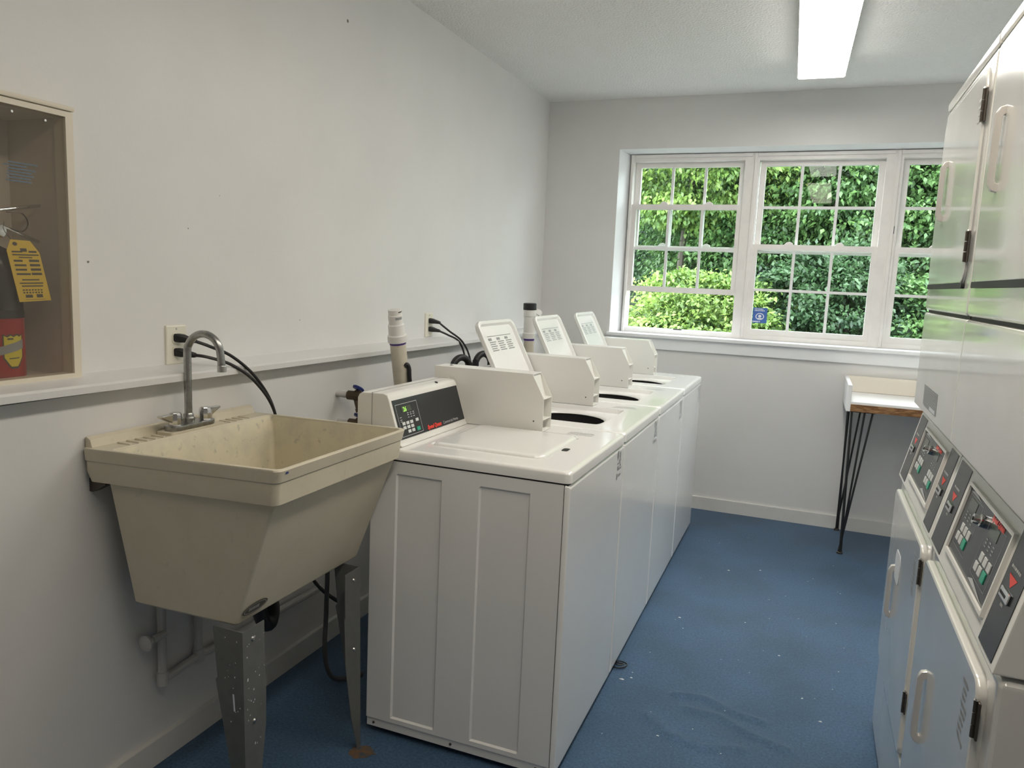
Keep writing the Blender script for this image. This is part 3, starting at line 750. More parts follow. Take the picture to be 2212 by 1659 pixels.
bm = B(); lathe(bm, [(.008, 0), (.008, .02), (.022, .022), (.024, .030), (.018, .034), (0, .034)], (.118, 1.505, .40), (0, -1, 0), 12); finish('valve_wheel', bm, 'pipe_paint', t2, smooth=True)
t3 = thing('drain_pipe', (.37, 1.72, .3), 'black drain pipe and trap under the sink', 'pipe')
bm = B(); tube(bm, [(.37, 1.64, .58), (.37, 1.64, .50), (.37, 1.66, .44), (.36, 1.70, .42), (.33, 1.745, .45), (.26, 1.78, .50), (.13, 1.80, .51), (.07, 1.80, .51)], .021, 12); finish('trap', bm, 'black_rubber', t3, smooth=True)
bm = B(); lathe(bm, [(.0, 0), (.027, 0), (.027, .035), (0, .035)], (.37, 1.64, .52), n=14); finish('slip_nut', bm, 'black_rubber', t3, smooth=True)
bm = B(); tube(bm, [(.30, 2.00, .62), (.30, 2.062, .50), (.30, 2.062, .30), (.30, 2.055, .165), (.30, 2.075, .07), (.31, 2.12, .018), (.36, 2.20, .010)], .008, 8)
tag(finish('grey_hose', bm, 'hose_grey', smooth=True), 'thin grey hose hanging behind the sink leg down to the carpet', 'hose')

# ------------------------------------------------------------------ wall outlets and cords
def outlet(y, z, label):
    t = thing('wall_outlet', (XW, y, z - .057), label, 'outlet', 'duplex wall outlets above the ledge')
    bm = B(); rplate(bm, 'x', XW, XW + .0065, y - .0385, y + .0385, z - .058, z + .058, .004, soft=.004); finish('cover_plate', bm, 'outlet_ivory', t, smooth=True)
    for s in (-1, 1):
        bm = B(); rplate(bm, 'x', XW + .005, XW + .0085, y - .017, y + .017, z + s * .0195 - .014, z + s * .0195 + .014, .006); finish('receptacle', bm, 'outlet_ivory', t)
    bm = B(); lathe(bm, [(.0035, 0), (.002, .001), (0, .001)], (XW + .0065, y, z + .047), (1, 0, 0), 8); finish('screw', bm, 'faint_print', t)
def cord(y, z, path, label, side):
    t = thing('power_cord', (XW, y, z), label, 'cord', 'black washer power cords')
    bm = B()
    ls = []
    for x, hw, hh in ((XW + .0086, .014, .012), (XW + .022, .014, .012), (XW + .030, .010, .010), (XW + .048, .007, .007), (XW + .052, .004, .004)):
        ls.append([(x, y + a + side * max(0, x - .02) * .8, z + b - max(0, x - .02) * .25) for a, b in rrect(-hw, hw, -hh, hh, min(hw, hh) * .5, 3)])
    loops(bm, ls); finish('plug', bm, 'black_rubber', t, smooth=True)
    bm = B(); tube(bm, [(XW + .046, y + side * .024, z - .008)] + path, .0048, 8); finish('cable', bm, 'black_rubber', t, smooth=True)
outlet(1.712, 1.208, 'ivory wall outlet behind the gooseneck faucet')
outlet(3.305, 1.202, 'ivory wall outlet between the two white standpipes')
cord(1.712, 1.229, [(.085, 1.765, 1.205), (.115, 1.83, 1.17), (.15, 1.895, 1.10), (.17, 1.955, .99), (.17, 2.0, .80), (.2, 2.1, .4), (.3, 2.2, .25)], 'black cord in the upper socket behind the faucet, drooping behind the sink', 1)
cord(1.712, 1.186, [(.085, 1.76, 1.172), (.125, 1.82, 1.145), (.16, 1.885, 1.085), (.185, 1.94, .985), (.19, 1.985, .80), (.22, 2.08, .4), (.34, 2.18, .25)], 'black cord in the lower socket behind the faucet, drooping behind the sink', 1)
cord(3.305, 1.223, [(.09, 3.365, 1.175), (.135, 3.43, 1.12), (.16, 3.475, 1.03), (.165, 3.49, .90), (.2, 3.5, .5), (.35, 3.5, .3)], 'black cord in the upper socket between the standpipes', 1)
cord(3.305, 1.182, [(.09, 3.355, 1.155), (.13, 3.405, 1.12), (.150, 3.44, 1.03), (.155, 3.455, .90), (.2, 3.46, .5), (.35, 3.46, .3)], 'black cord in the lower socket between the standpipes', 1)

# ------------------------------------------------------------------ standpipes, hoses, valves behind the washers
t = thing('standpipe', (.25, 2.64, .5), 'beige and white plastic standpipe rising behind the nearest washing machine', 'pipe', 'laundry standpipes')
ax = Vector((-.02, -.20, 1)).normalized(); p0 = Vector((.256, 2.602, 1.090))
at_ = lambda s: p0 + ax * s
bm = B(); lathe(bm, [(.0, -1.105), (.0315, -1.105), (.0315, .105), (0, .105)], p0, ax, 24); finish('lower_pipe', bm, 'pvc_beige', t, smooth=True, ang=40)
bm = B(); lathe(bm, [(.0322, .0), (.0322, .012)], at_(.083), ax, 24); finish('primer_band', bm, 'purple', t, smooth=True)
bm = B(); lathe(bm, [(.0315, .0), (.038, .0), (.038, .026), (.0325, .030), (.0315, .068), (.0275, .072), (.0265, .086), (.028, .086), (.028, .106), (.026, .108), (.026, .128), (.0, .128)], at_(.092), ax, 24); ad = finish('adapter', bm, 'pvc_white', t, smooth=True, ang=40)
bm = B(); sd = Vector((.86, -.5, 0)).normalized()
lathe(bm, [(.0284, 0), (.0284, .010)], at_(.183), ax, 24)
for f in [f for f in bm.faces if (f.calc_center_median() - at_(.188)).normalized().dot(sd) < .85]: bm.faces.remove(f)
for v in [v for v in bm.verts if not v.link_faces]: bm.verts.remove(v)
finish_flat('adapter_label', bm, 'grey_print', ad)
bm = B(); lathe(bm, [(.0264, 0), (.0264, .005)], at_(.209), ax, 24)
for f in [f for f in bm.faces if (f.calc_center_median() - at_(.2115)).normalized().dot(Vector((.9, .35, 0))) < .7]: bm.faces.remove(f)
for v in [v for v in bm.verts if not v.link_faces]: bm.verts.remove(v)
finish_flat('adapter_stripe', bm, 'ink', ad)
t = thing('standpipe', (.25, 4.09, .5), 'white wye standpipe with a black rubber cap behind the third washing machine', 'pipe', 'laundry standpipes')
p0 = Vector((.25, 4.085, 1.0)); ax = Vector((0, -.04, 1)).normalized()
bm = B(); lathe(bm, [(0, -1.0), (.030, -1.0), (.030, .11), (0, .11)], p0, ax, 22); finish('lower_pipe', bm, 'pvc_beige', t, smooth=True, ang=40)
bm = B(); lathe(bm, [(.0308, 0), (.0308, .014)], p0 + ax * .096, ax, 22); finish('primer_band', bm, 'purple', t, smooth=True)
bm = B(); lathe(bm, [(.030, 0), (.037, 0), (.037, .030), (.033, .034), (.033, .125), (.036, .128), (.036, .165), (0, .165)], p0 + ax * .108, ax, 22); finish('wye_body', bm, 'pvc_white', t, smooth=True, ang=40)
bm = B(); tube(bm, [p0 + ax * .16, p0 + ax * .16 + Vector((.01, .03, .05)), p0 + ax * .16 + Vector((.018, .055, .09))], .026, 16, smooth=False); finish('wye_branch', bm, 'pvc_white', t, smooth=True, ang=40)
bm = B(); lathe(bm, [(.026, 0), (.032, 0), (.032, .028), (.028, .034), (0, .034)], p0 + ax * .16 + Vector((.016, .048, .078)), (.18, .5, .85), 18); finish('branch_cap', bm, 'pvc_white', t, smooth=True, ang=40)
bm = B(); lathe(bm, [(.034, 0), (.0345, .012), (.034, .014)], p0 + ax * .262, ax, 22); finish('clamp_band', bm, 'stainless', t, smooth=True)
bm = B(); lathe(bm, [(.0, 0), (.038, 0), (.038, .034), (.035, .037), (0, .037)], p0 + ax * .272, ax, 22); finish('rubber_cap', bm, 'black_rubber', t, smooth=True, ang=40)
def hose(pts, r, label, ribs=True):
    bm = B(); tube(bm, pts, r, 12); tag(finish('drain_hose', bm, 'black_rubber', smooth=True), label, 'hose', 'black drain hoses behind the washers')
def hook(x, y, z, r, d):
    d = Vector(d).normalized(); P = []
    P.append(Vector((x, y, z)) - d * r + Vector((0, 0, -.5))); P.append(Vector((x, y, z)) - d * r + Vector((0, 0, -.2)))
    for k in range(9):
        a = PI - PI * k / 8; P.append(Vector((x, y, z)) + d * (r * math.cos(a)) + Vector((0, 0, r * math.sin(a))))
    P.append(Vector((x, y, z)) + d * r + Vector((0, 0, -.25))); P.append(Vector((x, y, z)) + d * r + Vector((.02, 0, -z + .016)))
    return P
hose(hook(.30, 3.075, 1.03, .052, (.35, .9, 0)), .0155, 'black drain hose bend behind the first coin case, nearer the beige standpipe')
hose(hook(.32, 3.275, 1.035, .050, (.35, .9, 0)), .0155, 'black drain hose bend behind the first coin case, nearer the capped standpipe')
hose([(.282, 2.592, 1.085), (.290, 2.598, 1.092), (.297, 2.603, 1.075), (.299, 2.606, 1.03), (.305, 2.63, .9), (.335, 2.71, .5), (.355, 2.79, .010)], .0085, 'black hose end hanging just behind the beige standpipe')
def valve(y, z, label, big=True):
    t = thing('hose_valve', (XL, y, z - .02), label, 'valve', 'washer supply valves on the left wall')
    bm = B(); tube(bm, [(XL - .005, y, z), (XL + .05, y + .004, z - .002)], .012, 12, smooth=False); finish('stub_pipe', bm, 'pipe_paint', t, smooth=True)
    bm = B(); lathe(bm, [(.012, 0), (.018, .002), (.018, .03), (.022, .032), (.020, .052), (0, .054)], (XL + .045, y + .004, z - .002), (1, .1, 0), 8); b = finish('valve_body', bm, 'brass_old', t)
    bm = B(); lathe(bm, [(.011, 0), (.012, .04), (.015, .042), (.015, .055), (0, .055)], (XL + .08, y + .008, z - .01), (.35, 0, -1), 10); finish('hose_thread', bm, 'brass_old', b)
    bm = B(); lathe(bm, [(.006, 0), (.006, .014), (.022, .014), (.024, .022), (.018, .026), (0, .026)], (XL + .078, y + .012, z + .008), (.2, .5, .9), 10); finish('valve_wheel', bm, 'blue_plastic', t)
valve(2.43, .978, 'old brass hose valve with blue wheel just left of the nearest washing machine')
valve(2.44, .868, 'hose valve with a blue wheel low on the wall, just above the sink rim')
valve(3.95, .985, 'hose valve with a blue wheel beside the capped standpipe')

# ------------------------------------------------------------------ fire extinguisher cabinet
t = thing('extinguisher_cabinet', (.03, 1.228, 1.129), 'cream metal fire extinguisher cabinet with clear front set in the left wall', 'cabinet')
bm = B(); c0, c1, d0, d1 = 1.086, 1.371, 1.146, 1.808
for (a0, a1, b0, b1) in ((c0, c1, d1 - .026, d1 - .013), (c0, c1, d0, d0 + .016), (c0, c0 + .020, d0 + .016, d1 - .026), (c1 - .020, c1, d0 + .016, d1 - .026)): box(bm, XW - .002, .044, a0, a1, b0, b1)
fr = finish('frame', bm, 'cream_metal', t, smooth=False)
bm = B(); box(bm, XW - .002, .050, c0 - .002, c1 + .002, d1 - .0115, d1); finish('top_rail', bm, 'cream_metal', t, bevel=.004)
bm = B()
x0, x1 = -.168, XW - .0005
box(bm, x0, x0 + .003, CY0 + .001, CY1 - .001, CZ0 + .001, CZ1 - .001)
box(bm, x0, x1, CY0 + .001, CY0 + .004, CZ0 + .001, CZ1 - .001); box(bm, x0, x1, CY1 - .004, CY1 - .001, CZ0 + .001, CZ1 - .001)
box(bm, x0, x1, CY0 + .001, CY1 - .001, CZ0 + .001, CZ0 + .004); box(bm, x0, x1, CY0 + .001, CY1 - .001, CZ1 - .004, CZ1 - .001)
finish('liner', bm, 'cabinet_liner', t)
bm = B(); box(bm, .036, .039, c0 + .018, c1 - .018, d0 + .014, d1 - .024); pn = finish('clear_panel', bm, 'acrylic', t, smooth=False)
bm = B(); rg = random.Random(2)
for k in range(7):
    a = 1.196 + rg.uniform(0, .012); quad(bm, (.0396, a, 1.655 - k * .0068), (0, 1, 0), (0, 0, 1), 0, .066 + rg.uniform(-.012, .006), 0, .0032)
finish_flat('panel_lettering', bm, 'blue_ink', pn)
for yy, zz in ((1.222, 1.768), (1.302, 1.764)):
    bm = B(); lathe(bm, [(.0035, 0), (.003, .002), (0, .002)], (.039, yy, zz), (1, 0, 0), 8); finish('panel_screw', bm, 'stainless', pn)
t = thing('fire_extinguisher', (-.065, 1.228, CZ0 + .004), 'red fire extinguisher with black band and shield emblem inside the wall cabinet', 'fire extinguisher')
bx, by, bz = -.065, 1.228, CZ0 + .004
bm = B(); lathe(bm, [(.0, .0), (.058, .0), (.062, .006), (.062, .155), (.0, .155)], (bx, by, bz), n=32); finish('cylinder', bm, 'ext_red', t, smooth=True, ang=50)
bm = B(); lathe(bm, [(.0, .0), (.0632, .0), (.0632, .018), (.0, .018)], (bx, by, bz + .146), n=32); finish('band', bm, 'black_rubber', t, smooth=True, ang=50)
bm = B(); lathe(bm, [(.0, .0), (.0622, .0), (.0622, .10), (.056, .125), (.040, .145), (.020, .155), (.018, .185), (.0, .185)], (bx, by, bz + .160), n=32); up = finish('upper_shell', bm, 'black_panel', t, smooth=True, ang=50)
bm = B(); lathe(bm, [(.0, 0), (.021, 0), (.024, .012), (.021, .03), (.016, .036), (0, .036)], (bx, by, bz + .338), n=20); v_ = finish('valve_head', bm, 'ext_red', t, smooth=True)
bm = B(); lathe(bm, [(.0, 0), (.016, 0), (.016, .010), (.0, .012)], (bx + .022, by + .004, bz + .350), (1, 0, 0), 16); finish('gauge', bm, 'chrome', v_, smooth=True)
def lever(z0, z1, y1, nm):
    bm = B(); ls = []
    for s in range(7):
        f = s / 6; y = by - .03 + (y1 - by + .03) * f; z = bz + z0 + (z1 - z0) * f; w = .013 - .006 * f
        ls.append([(bx + .012 + a, y, z + b) for a, b in rrect(-w, w, -.004, .004, .003, 2)])
    loops(bm, ls); finish(nm, bm, 'chrome', t, smooth=True)
lever(.390, .418, by + .118, 'carry_handle'); lever(.378, .330, by + .112, 'squeeze_lever')
bm = B(); tube(bm, [(bx + .02, by + .03, bz + .395), (bx + .03, by + .06, bz + .395), (bx + .03, by + .075, bz + .372), (bx + .03, by + .06, bz + .352), (bx + .02, by + .035, bz + .358)], .0016, 6); finish('pin_ring', bm, 'steel_dark', t)
# shield emblem on the cylinder (front faces the room)
def on_cyl(a, z, r): return Vector((bx + r * math.cos(a), by + r * math.sin(a), bz + z))
def cyl_patch(name, pts, r, m, parent):
    bm = B(); vs = [bm.verts.new(on_cyl(a, z, r)) for a, z in pts]; bm.faces.new(vs); bmesh.ops.triangulate(bm, faces=bm.faces)
    return finish_flat(name, bm, m, parent)
sh = [(-.30, .100), (-.28, .108), (-.12, .104), (0, .109), (.12, .104), (.28, .108), (.30, .100), (.27, .092), (.29, .075), (.25, .055), (.14, .043), (0, .036), (-.14, .043), (-.25, .055), (-.29, .075), (-.27, .092)]
ac = .05
cy_ = [o for o in t.children if o.name.startswith('cylinder')][0]
def strip_patch(name, a0, a1, z0f, z1f, r, m, parent, n=8):
    bm = B(); lo = [bm.verts.new(on_cyl(a0 + (a1 - a0) * k / n, z0f(k / n), r)) for k in range(n + 1)]; hi = [bm.verts.new(on_cyl(a0 + (a1 - a0) * k / n, z1f(k / n), r)) for k in range(n + 1)]
    for k in range(n): bm.faces.new((lo[k], lo[k + 1], hi[k + 1], hi[k]))
    return finish_flat(name, bm, m, parent)
wfun = lambda u: 1 - abs(2 * u - 1)
for nm, g, r_, mm in (('shield_border', 1.12, .0626, 'ink'), ('shield_emblem', 1.0, .0629, 'shield_yellow')):
    strip_patch(nm, ac - .36 * g, ac + .36 * g, lambda u: .072 - (.018 + .022 * min(1, 1.6 * wfun(u))) * g, lambda u: .072 + (.034 - .004 * math.sin(3 * PI * u) ** 2) * g, r_, mm, cy_, 12)
strip_patch('emblem_banner', ac - .62, ac + .42, lambda u: .058 + .016 * u, lambda u: .078 + .018 * u, .0633, 'grey_print', cy_, 10)
strip_patch('emblem_line', ac - .2, ac + .2, lambda u: .050 + .001 * u, lambda u: .0525 + .001 * u, .0632, 'ink', cy_, 6)
strip_patch('emblem_line', ac - .24, ac - .02, lambda u: .096, lambda u: .100, .0632, 'ink', cy_, 4)
# inspection tag
t = thing('inspection_tag', (.01, 1.27, 1.338), 'yellow paper inspection tag hanging on the fire extinguisher', 'tag')
U = Vector((.0, .985, .02)); Vv = Vector((.02, -.20, .98)).normalized(); O = Vector((.006, 1.244, 1.339))
bm = B(); sh = [(0, 0), (.082, 0.002), (.078, .118), (.060, .146), (.012, .148), (-.003, .122)]
A = [bm.verts.new(O + U * a + Vv * b) for a, b in sh]; C2 = [bm.verts.new(O + U * a + Vv * b + Vector((-.0006, 0, 0))) for a, b in sh]
bm.faces.new(A); bm.faces.new(C2[::-1])
for i in range(6): bm.faces.new((A[i], C2[i], C2[(i + 1) % 6], A[(i + 1) % 6]))
tg = finish('tag_card', bm, 'tag_yellow', t)
bm = B(); O2 = O + Vector((.0006, 0, 0))
rows = [(.008, .034, .118, .1215), (.030, .046, .120, .128), (.050, .070, .118, .1225), (.008, .074, .111, .114), (.022, .056, .105, .1075)]
for k in range(4):
    z = .096 - k * .0105; rows += [(.008, .030 + .004 * (k % 2) + .003 * k, z, z + .0045), (.046, .072, z, z + .0055)]
rows += [(.018, .062, .0515, .0545), (.010, .070, .0435, .0465), (.014, .068, .0365, .0395)]
for k in range(7): rows += [(.014 + k * .0075, .019 + k * .0075, .027, .030), (.014 + k * .0075, .0185 + k * .0075, .0205, .024)]
rows += [(.018, .036, .010, .017), (.046, .062, .010, .018), (.016, .068, .005, .0058)]
for a0, a1, b0, b1 in rows: quad(bm, O2, U, Vv, a0, a1, b0, b1)
poly(bm, O2, U, Vv, [(.020 + .006 * math.cos(2 * PI * k / 12), .138 + .0045 * math.sin(2 * PI * k / 12)) for k in range(12)])
finish_flat('tag_print', bm, 'ink', tg)
bm = B(); tube(bm, [O + U * .02 + Vv * .138, O + U * .016 + Vv * .17 + Vector((-.02, 0, 0)), (bx + .025, by + .02, bz + .372)], .0008, 5); finish('tag_string', bm, 'ink', t)

# ------------------------------------------------------------------ stacked dryers
def make_dryer(y0, y1, label):
    """y0 near side, y1 far side; fronts face the aisle (-x)"""
    t = thing('stacked_dryer', (2.42, (y0 + y1) / 2, 0), label, 'dryer', 'stacked coin dryers along the right side')
    XB = 2.80; X0 = 2.077; F = lambda d: y1 - d          # d measured from the far side
    # top cap with rounded front
    bm = B(); prism(bm, [(XB, 1.994), (X0, 1.994), (X0 - .001, 2.016), (X0 + .012, 2.030), (X0 + .03, 2.035), (XB, 2.035)], 'y', y0 + .001, y1 - .001); finish('top_cap', bm, 'enamel_dryer', t, bevel=.006)
    bm = B(); box(bm, X0 + .006, XB, y0 + .004, y1 - .004, 1.984, 1.996); finish('cap_seam', bm, 'dark_gap', t)
    bm = B(); box(bm, X0, XB, y0, y1, 1.401, 1.990); up = finish('upper_cabinet', bm, 'enamel_dryer', t, bevel=.012, seg=3)
    # door
    dy0, dy1 = y0 + .048, y1 - .050
    bm = B(); rplate(bm, 'x', X0 + .002, X0 - .0025, dy0 - .004, dy1 + .004, 1.470, 1.968, .050, soft=.002); finish('door_gasket', bm, 'faint_print', up, smooth=True)
    bm = B(); rplate(bm, 'x', X0 + .001, X0 - .0075, dy0, dy1, 1.474, 1.964, .050, soft=.005); dr = finish('upper_door', bm, 'enamel_dryer', t, smooth=True)
    bm = B(); rplate(bm, 'x', X0 + .001, X0 - .0078, dy0 + .012, dy1 - .004, 1.464, 1.4775, .005); finish('door_slot', bm, 'dark_gap', dr)
    def handle(yc, z0, z1, xf, parent):
        bm = B(); s = .019
        pr_ = [(xf + .001, z0), (xf - s * .6, z0 + .004), (xf - s, z0 + .018), (xf - s, z1 - .018), (xf - s * .6, z1 - .004), (xf + .001, z1), (xf + .001, z1 - .018), (xf - s * .22, z1 - .020), (xf - s * .32, z1 - .028), (xf - s * .32, z0 + .028), (xf - s * .22, z0 + .020), (xf + .001, z0 + .018)]
        prism(bm, pr_, 'y', yc - .0075, yc + .0075); finish('handle', bm, 'handle_metal', parent, bevel=.003)
    handle(F(.195), 1.652, 1.822, X0 - .007, dr)
    def hinge(z0, z1, xf):
        bm = B(); box(bm, xf - .0015, xf + .002, y0 + .034, y0 + .056, z0, z1); h = finish('hinge', bm, 'steel_dark', t, bevel=.001, seg=1)
        n = 3
        for k in range(n):
            a = z0 + (z1 - z0) * k / n; bm = B(); lathe(bm, [(.0038, .001), (.0038, (z1 - z0) / n - .001), (0, (z1 - z0) / n - .001)], (xf - .0035, y0 + .046, a), n=10); finish('hinge_knuckle', bm, 'steel_dark', h, smooth=True)
        bm = B(); lathe(bm, [(.0046, 0), (.003, .003), (0, .003)], (xf - .0035, y0 + .046, z1), n=10); finish('hinge_pin', bm, 'chrome', h)
    hinge(1.838, 1.912, X0 - .0065); hinge(1.524, 1.596, X0 - .0065)
    bm = B(); o = (X0 - .0082, y0 + .11, 1.845)
    for k in range(4): quad(bm, o, (0, -1, 0), (0, 0, 1), .0, .03, k * .016, k * .016 + .007)
    finish_flat('door_decal', bm, 'faint_print', dr)
    # seam and middle panel with an undercut lower lip
    bm = B(); box(bm, X0 + .010, XB, y0 + .004, y1 - .004, 1.390, 1.404); finish('panel_seam', bm, 'dark_gap', t)
    bm = B(); prism(bm, [(X0, 1.108), (X0, 1.388), (X0 + .006, 1.394), (XB, 1.394), (XB, 1.080), (X0 + .032, 1.080)], 'y', y0, y1); mid = finish('middle_panel', bm, 'enamel_dryer', t, bevel=.005)
    # sloped control panel
    e0, e1 = Vector((2.057, 0, .868)), Vector((2.104, 0, 1.079)); sv = e1 - e0; SL = sv.length; sv.normalize(); nv = Vector((-sv.z, 0, sv.x)); uy = Vector((0, -1, 0))
    bm = B(); prism(bm, [(e0.x, e0.z), (e1.x, e1.z), (XB, e1.z), (XB, e0.z)], 'y', y0, y1); cp = finish('control_panel', bm, 'bisque_metal', t, bevel=.004)
    P = lambda a, b, c=0.0: Vector((e0.x, y1, e0.z)) + uy * a + sv * b + nv * c
    def slab(name, a0, a1, b0, b1, c0_, c1_, m, parent, bev=None):
        bm = B(); v = [bm.verts.new(P(a, b, c)) for c in (c0_, c1_) for a, b in ((a0, b0), (a1, b0), (a1, b1), (a0, b1))]
        for f in ((0, 3, 2, 1), (4, 5, 6, 7), (0, 1, 5, 4), (1, 2, 6, 5), (2, 3, 7, 6), (3, 0, 4, 7)): bm.faces.new([v[i] for i in f])
        return finish(name, bm, m, parent, bevel=bev)
    for a0, a1 in ((.022, .142), (.575, .672)):
        s = slab('coin_strip', a0, a1, .010, SL - .006, -.001, .0012, 'black_panel', cp)
        am = (a0 + a1) / 2 - .005
        slab('coin_slot', am - .026, am + .026, .098, .116, .001, .0055, 'chrome', cp, bev=.003)
        slab('slot_mouth', am - .021, am + .012, .1045, .1095, .0053, .0059, 'dark_gap', cp)
        bm = B(); O = P(0, 0, .0016); poly(bm, O, uy, sv, [(am - .024, .140), (am + .024, .140), (am + .002, .121)]); finish_flat('red_arrow', bm, 'red_print', cp)
        bm = B(); print_rows(bm, P(am - .028, .146, .0016), uy, sv, .056, .009, 1, 2); print_rows(bm, P(am - .01, .082, .0016), uy, sv, .02, .010, 1, 3); finish_flat('coin_print', bm, 'faint_print', cp)['kind'] = 'stuff'
    a0, a1, b0, b1 = .185, .560, .040, .196
    fr = []
    bm = B(); v = []
    for (q0, q1, w0, w1) in ((a0, a1, b0, b0 + .007), (a0, a1, b1 - .007, b1), (a0, a0 + .006, b0 + .007, b1 - .007), (a1 - .006, a1, b0 + .007, b1 - .007)):
        v8 = [bm.verts.new(P(a, b, c)) for c in (-.001, .007) for a, b in ((q0, w0), (q1, w0), (q1, w1), (q0, w1))]
        for f in ((0, 3, 2, 1), (4, 5, 6, 7), (0, 1, 5, 4), (1, 2, 6, 5), (2, 3, 7, 6), (3, 0, 4, 7)): bm.faces.new([v8[i] for i in f])
    finish('module_frame', bm, 'bisque_metal', cp, smooth=False)
    slab('control_module', a0 + .005, a1 - .005, b0 + .006, b1 - .006, -.001, .0022, 'black_panel', cp)
    for j, a in enumerate((.215, .405)):
        slab('display', a + .012, a + .072, .150, .172, .002, .0030, 'display_dark', cp)
        for i, (da, db) in enumerate(((.018, .100), (.048, .100), (.078, .100), (.006, .078), (.036, .078))):
            k = slab('key', a + da, a + da + .022, db, db + .017, .002, .0042, 'key_grey', cp, bev=.0012)
        slab('start_key', a + .066, a + .090, .076, .096, .002, .0042, 'key_green', cp, bev=.0012)
        bm = B(); O = P(0, 0, .0026)
        for r in range(3):
            for c in range(3): quad(bm, O, uy, sv, a + .012 + c * .026, a + .024 + c * .026, .126 + r * .007, .1285 + r * .007)
        for q0, q1, w0, w1 in ((a - .006, a + .112, .0665, .0675), (a - .006, a + .112, .176, .177), (a - .006, a - .005, .0665, .177), (a + .111, a + .112, .0665, .177)): quad(bm, O, uy, sv, q0, q1, w0, w1)
        finish_flat('keypad_print', bm, 'grey_print', cp)
    bm = B(); O = P(0, 0, .0028); poly(bm, O, uy, sv, [(.205, .180), (.305, .180), (.240, .187)]); poly(bm, O, uy, sv, [(.400, .055), (.530, .050), (.430, .064)]); finish_flat('module_flash', bm, 'light_print', cp)
    text('brand_lettering', 'Speed Queen', .0165, P(.405, .176, .0030), uy, sv, 'red_print', cp, shear=.25, bold=.001)
    bm = B(); lathe(bm, [(.0125, 0), (.0125, .010), (.0095, .012), (.0095, .022), (0, .022)], P(.372, .160, .002), nv, 16); lk = finish('key_lock', bm, 'chrome', cp, smooth=True, ang=40)
    bm = B(); lathe(bm, [(.0, 0), (.004, 0), (.004, .001), (0, .001)], P(.372, .160, .0241), nv, 8); finish('keyhole', bm, 'dark_gap', lk)
    # lower tumbler
    XLO = 2.068
    bm = B(); box(bm, XLO, XB, y0, y1, .010, .860); finish('lower_cabinet', bm, 'enamel_dryer', t, bevel=.014, seg=3)
    bm = B(); rplate(bm, 'x', XLO + .001, XLO - .016, y0 + .050, y1 - .012, .268, .830, .030, soft=.006); ld = finish('lower_door', bm, 'enamel_dryer', t, smooth=True)
    handle(F(.205), .465, .635, XLO - .015, ld); hinge(.735, .800, XLO - .012); hinge(.395, .452, XLO - .012)
    bm = B(); rplate(bm, 'x', XLO + .001, XLO - .008, y0 + .02, y1 - .010, .016, .258, .012, soft=.004); finish('access_panel', bm, 'enamel_dryer', t, smooth=True)
    bm = B(); o = (XLO - .0166, y0 + .150, .700); rg = random.Random(9)
    for k in range(7):
        quad(bm, o, (0, -1, 0), (0, 0, 1), .002 + .004 * (k % 3), .034 + .005 * (k % 4), k * .014, k * .014 + .006)
    poly(bm, o, (0, -1, 0), (0, 0, 1), [(.0, -.012), (.05, -.020), (.05, -.014), (.0, -.006)])
    finish_flat('warning_decal', bm, 'grey_print', ld)
    for fy in (y0 + .06, y1 - .06):
        for fx in (2.12, 2.74):
            bm = B(); lathe(bm, [(.02, 0), (.02, .012)], (fx, fy, 0), n=12); finish('levelling_foot', bm, 'black_rubber', t)
    return t, mid, ld
t, mid, ld = make_dryer(1.995, 2.685, 'white stacked dryer at the far end, nearer the folding counter')
bm = B(); rplate(bm, 'x', 2.0775, 2.0762, 2.245, 2.495, 1.128, 1.188, .002); lb = finish('notice_label', bm, 'grey_print', mid)
bm = B()
print_rows(bm, (2.0758, 2.488, 1.135), (0, -1, 0), (0, 0, 1), .235, .048, 8, 5, fill=.4); finish_flat('notice_print', bm, 'faint_print', lb)
bm = B(); quad(bm, (2.0757, 2.36, 1.130), (0, -1, 0), (0, 0, 1), 0, .10, 0, .010); finish_flat('notice_patch', bm, 'white_print', lb)
bm = B(); rplate(bm, 'x', 2.0517, 2.0508, 2.37, 2.48, .60, .69, .03); finish('door_sticker', bm, 'white_print', ld)
make_dryer(1.300, 1.990, 'white stacked dryer at the near end, closest to the camera')

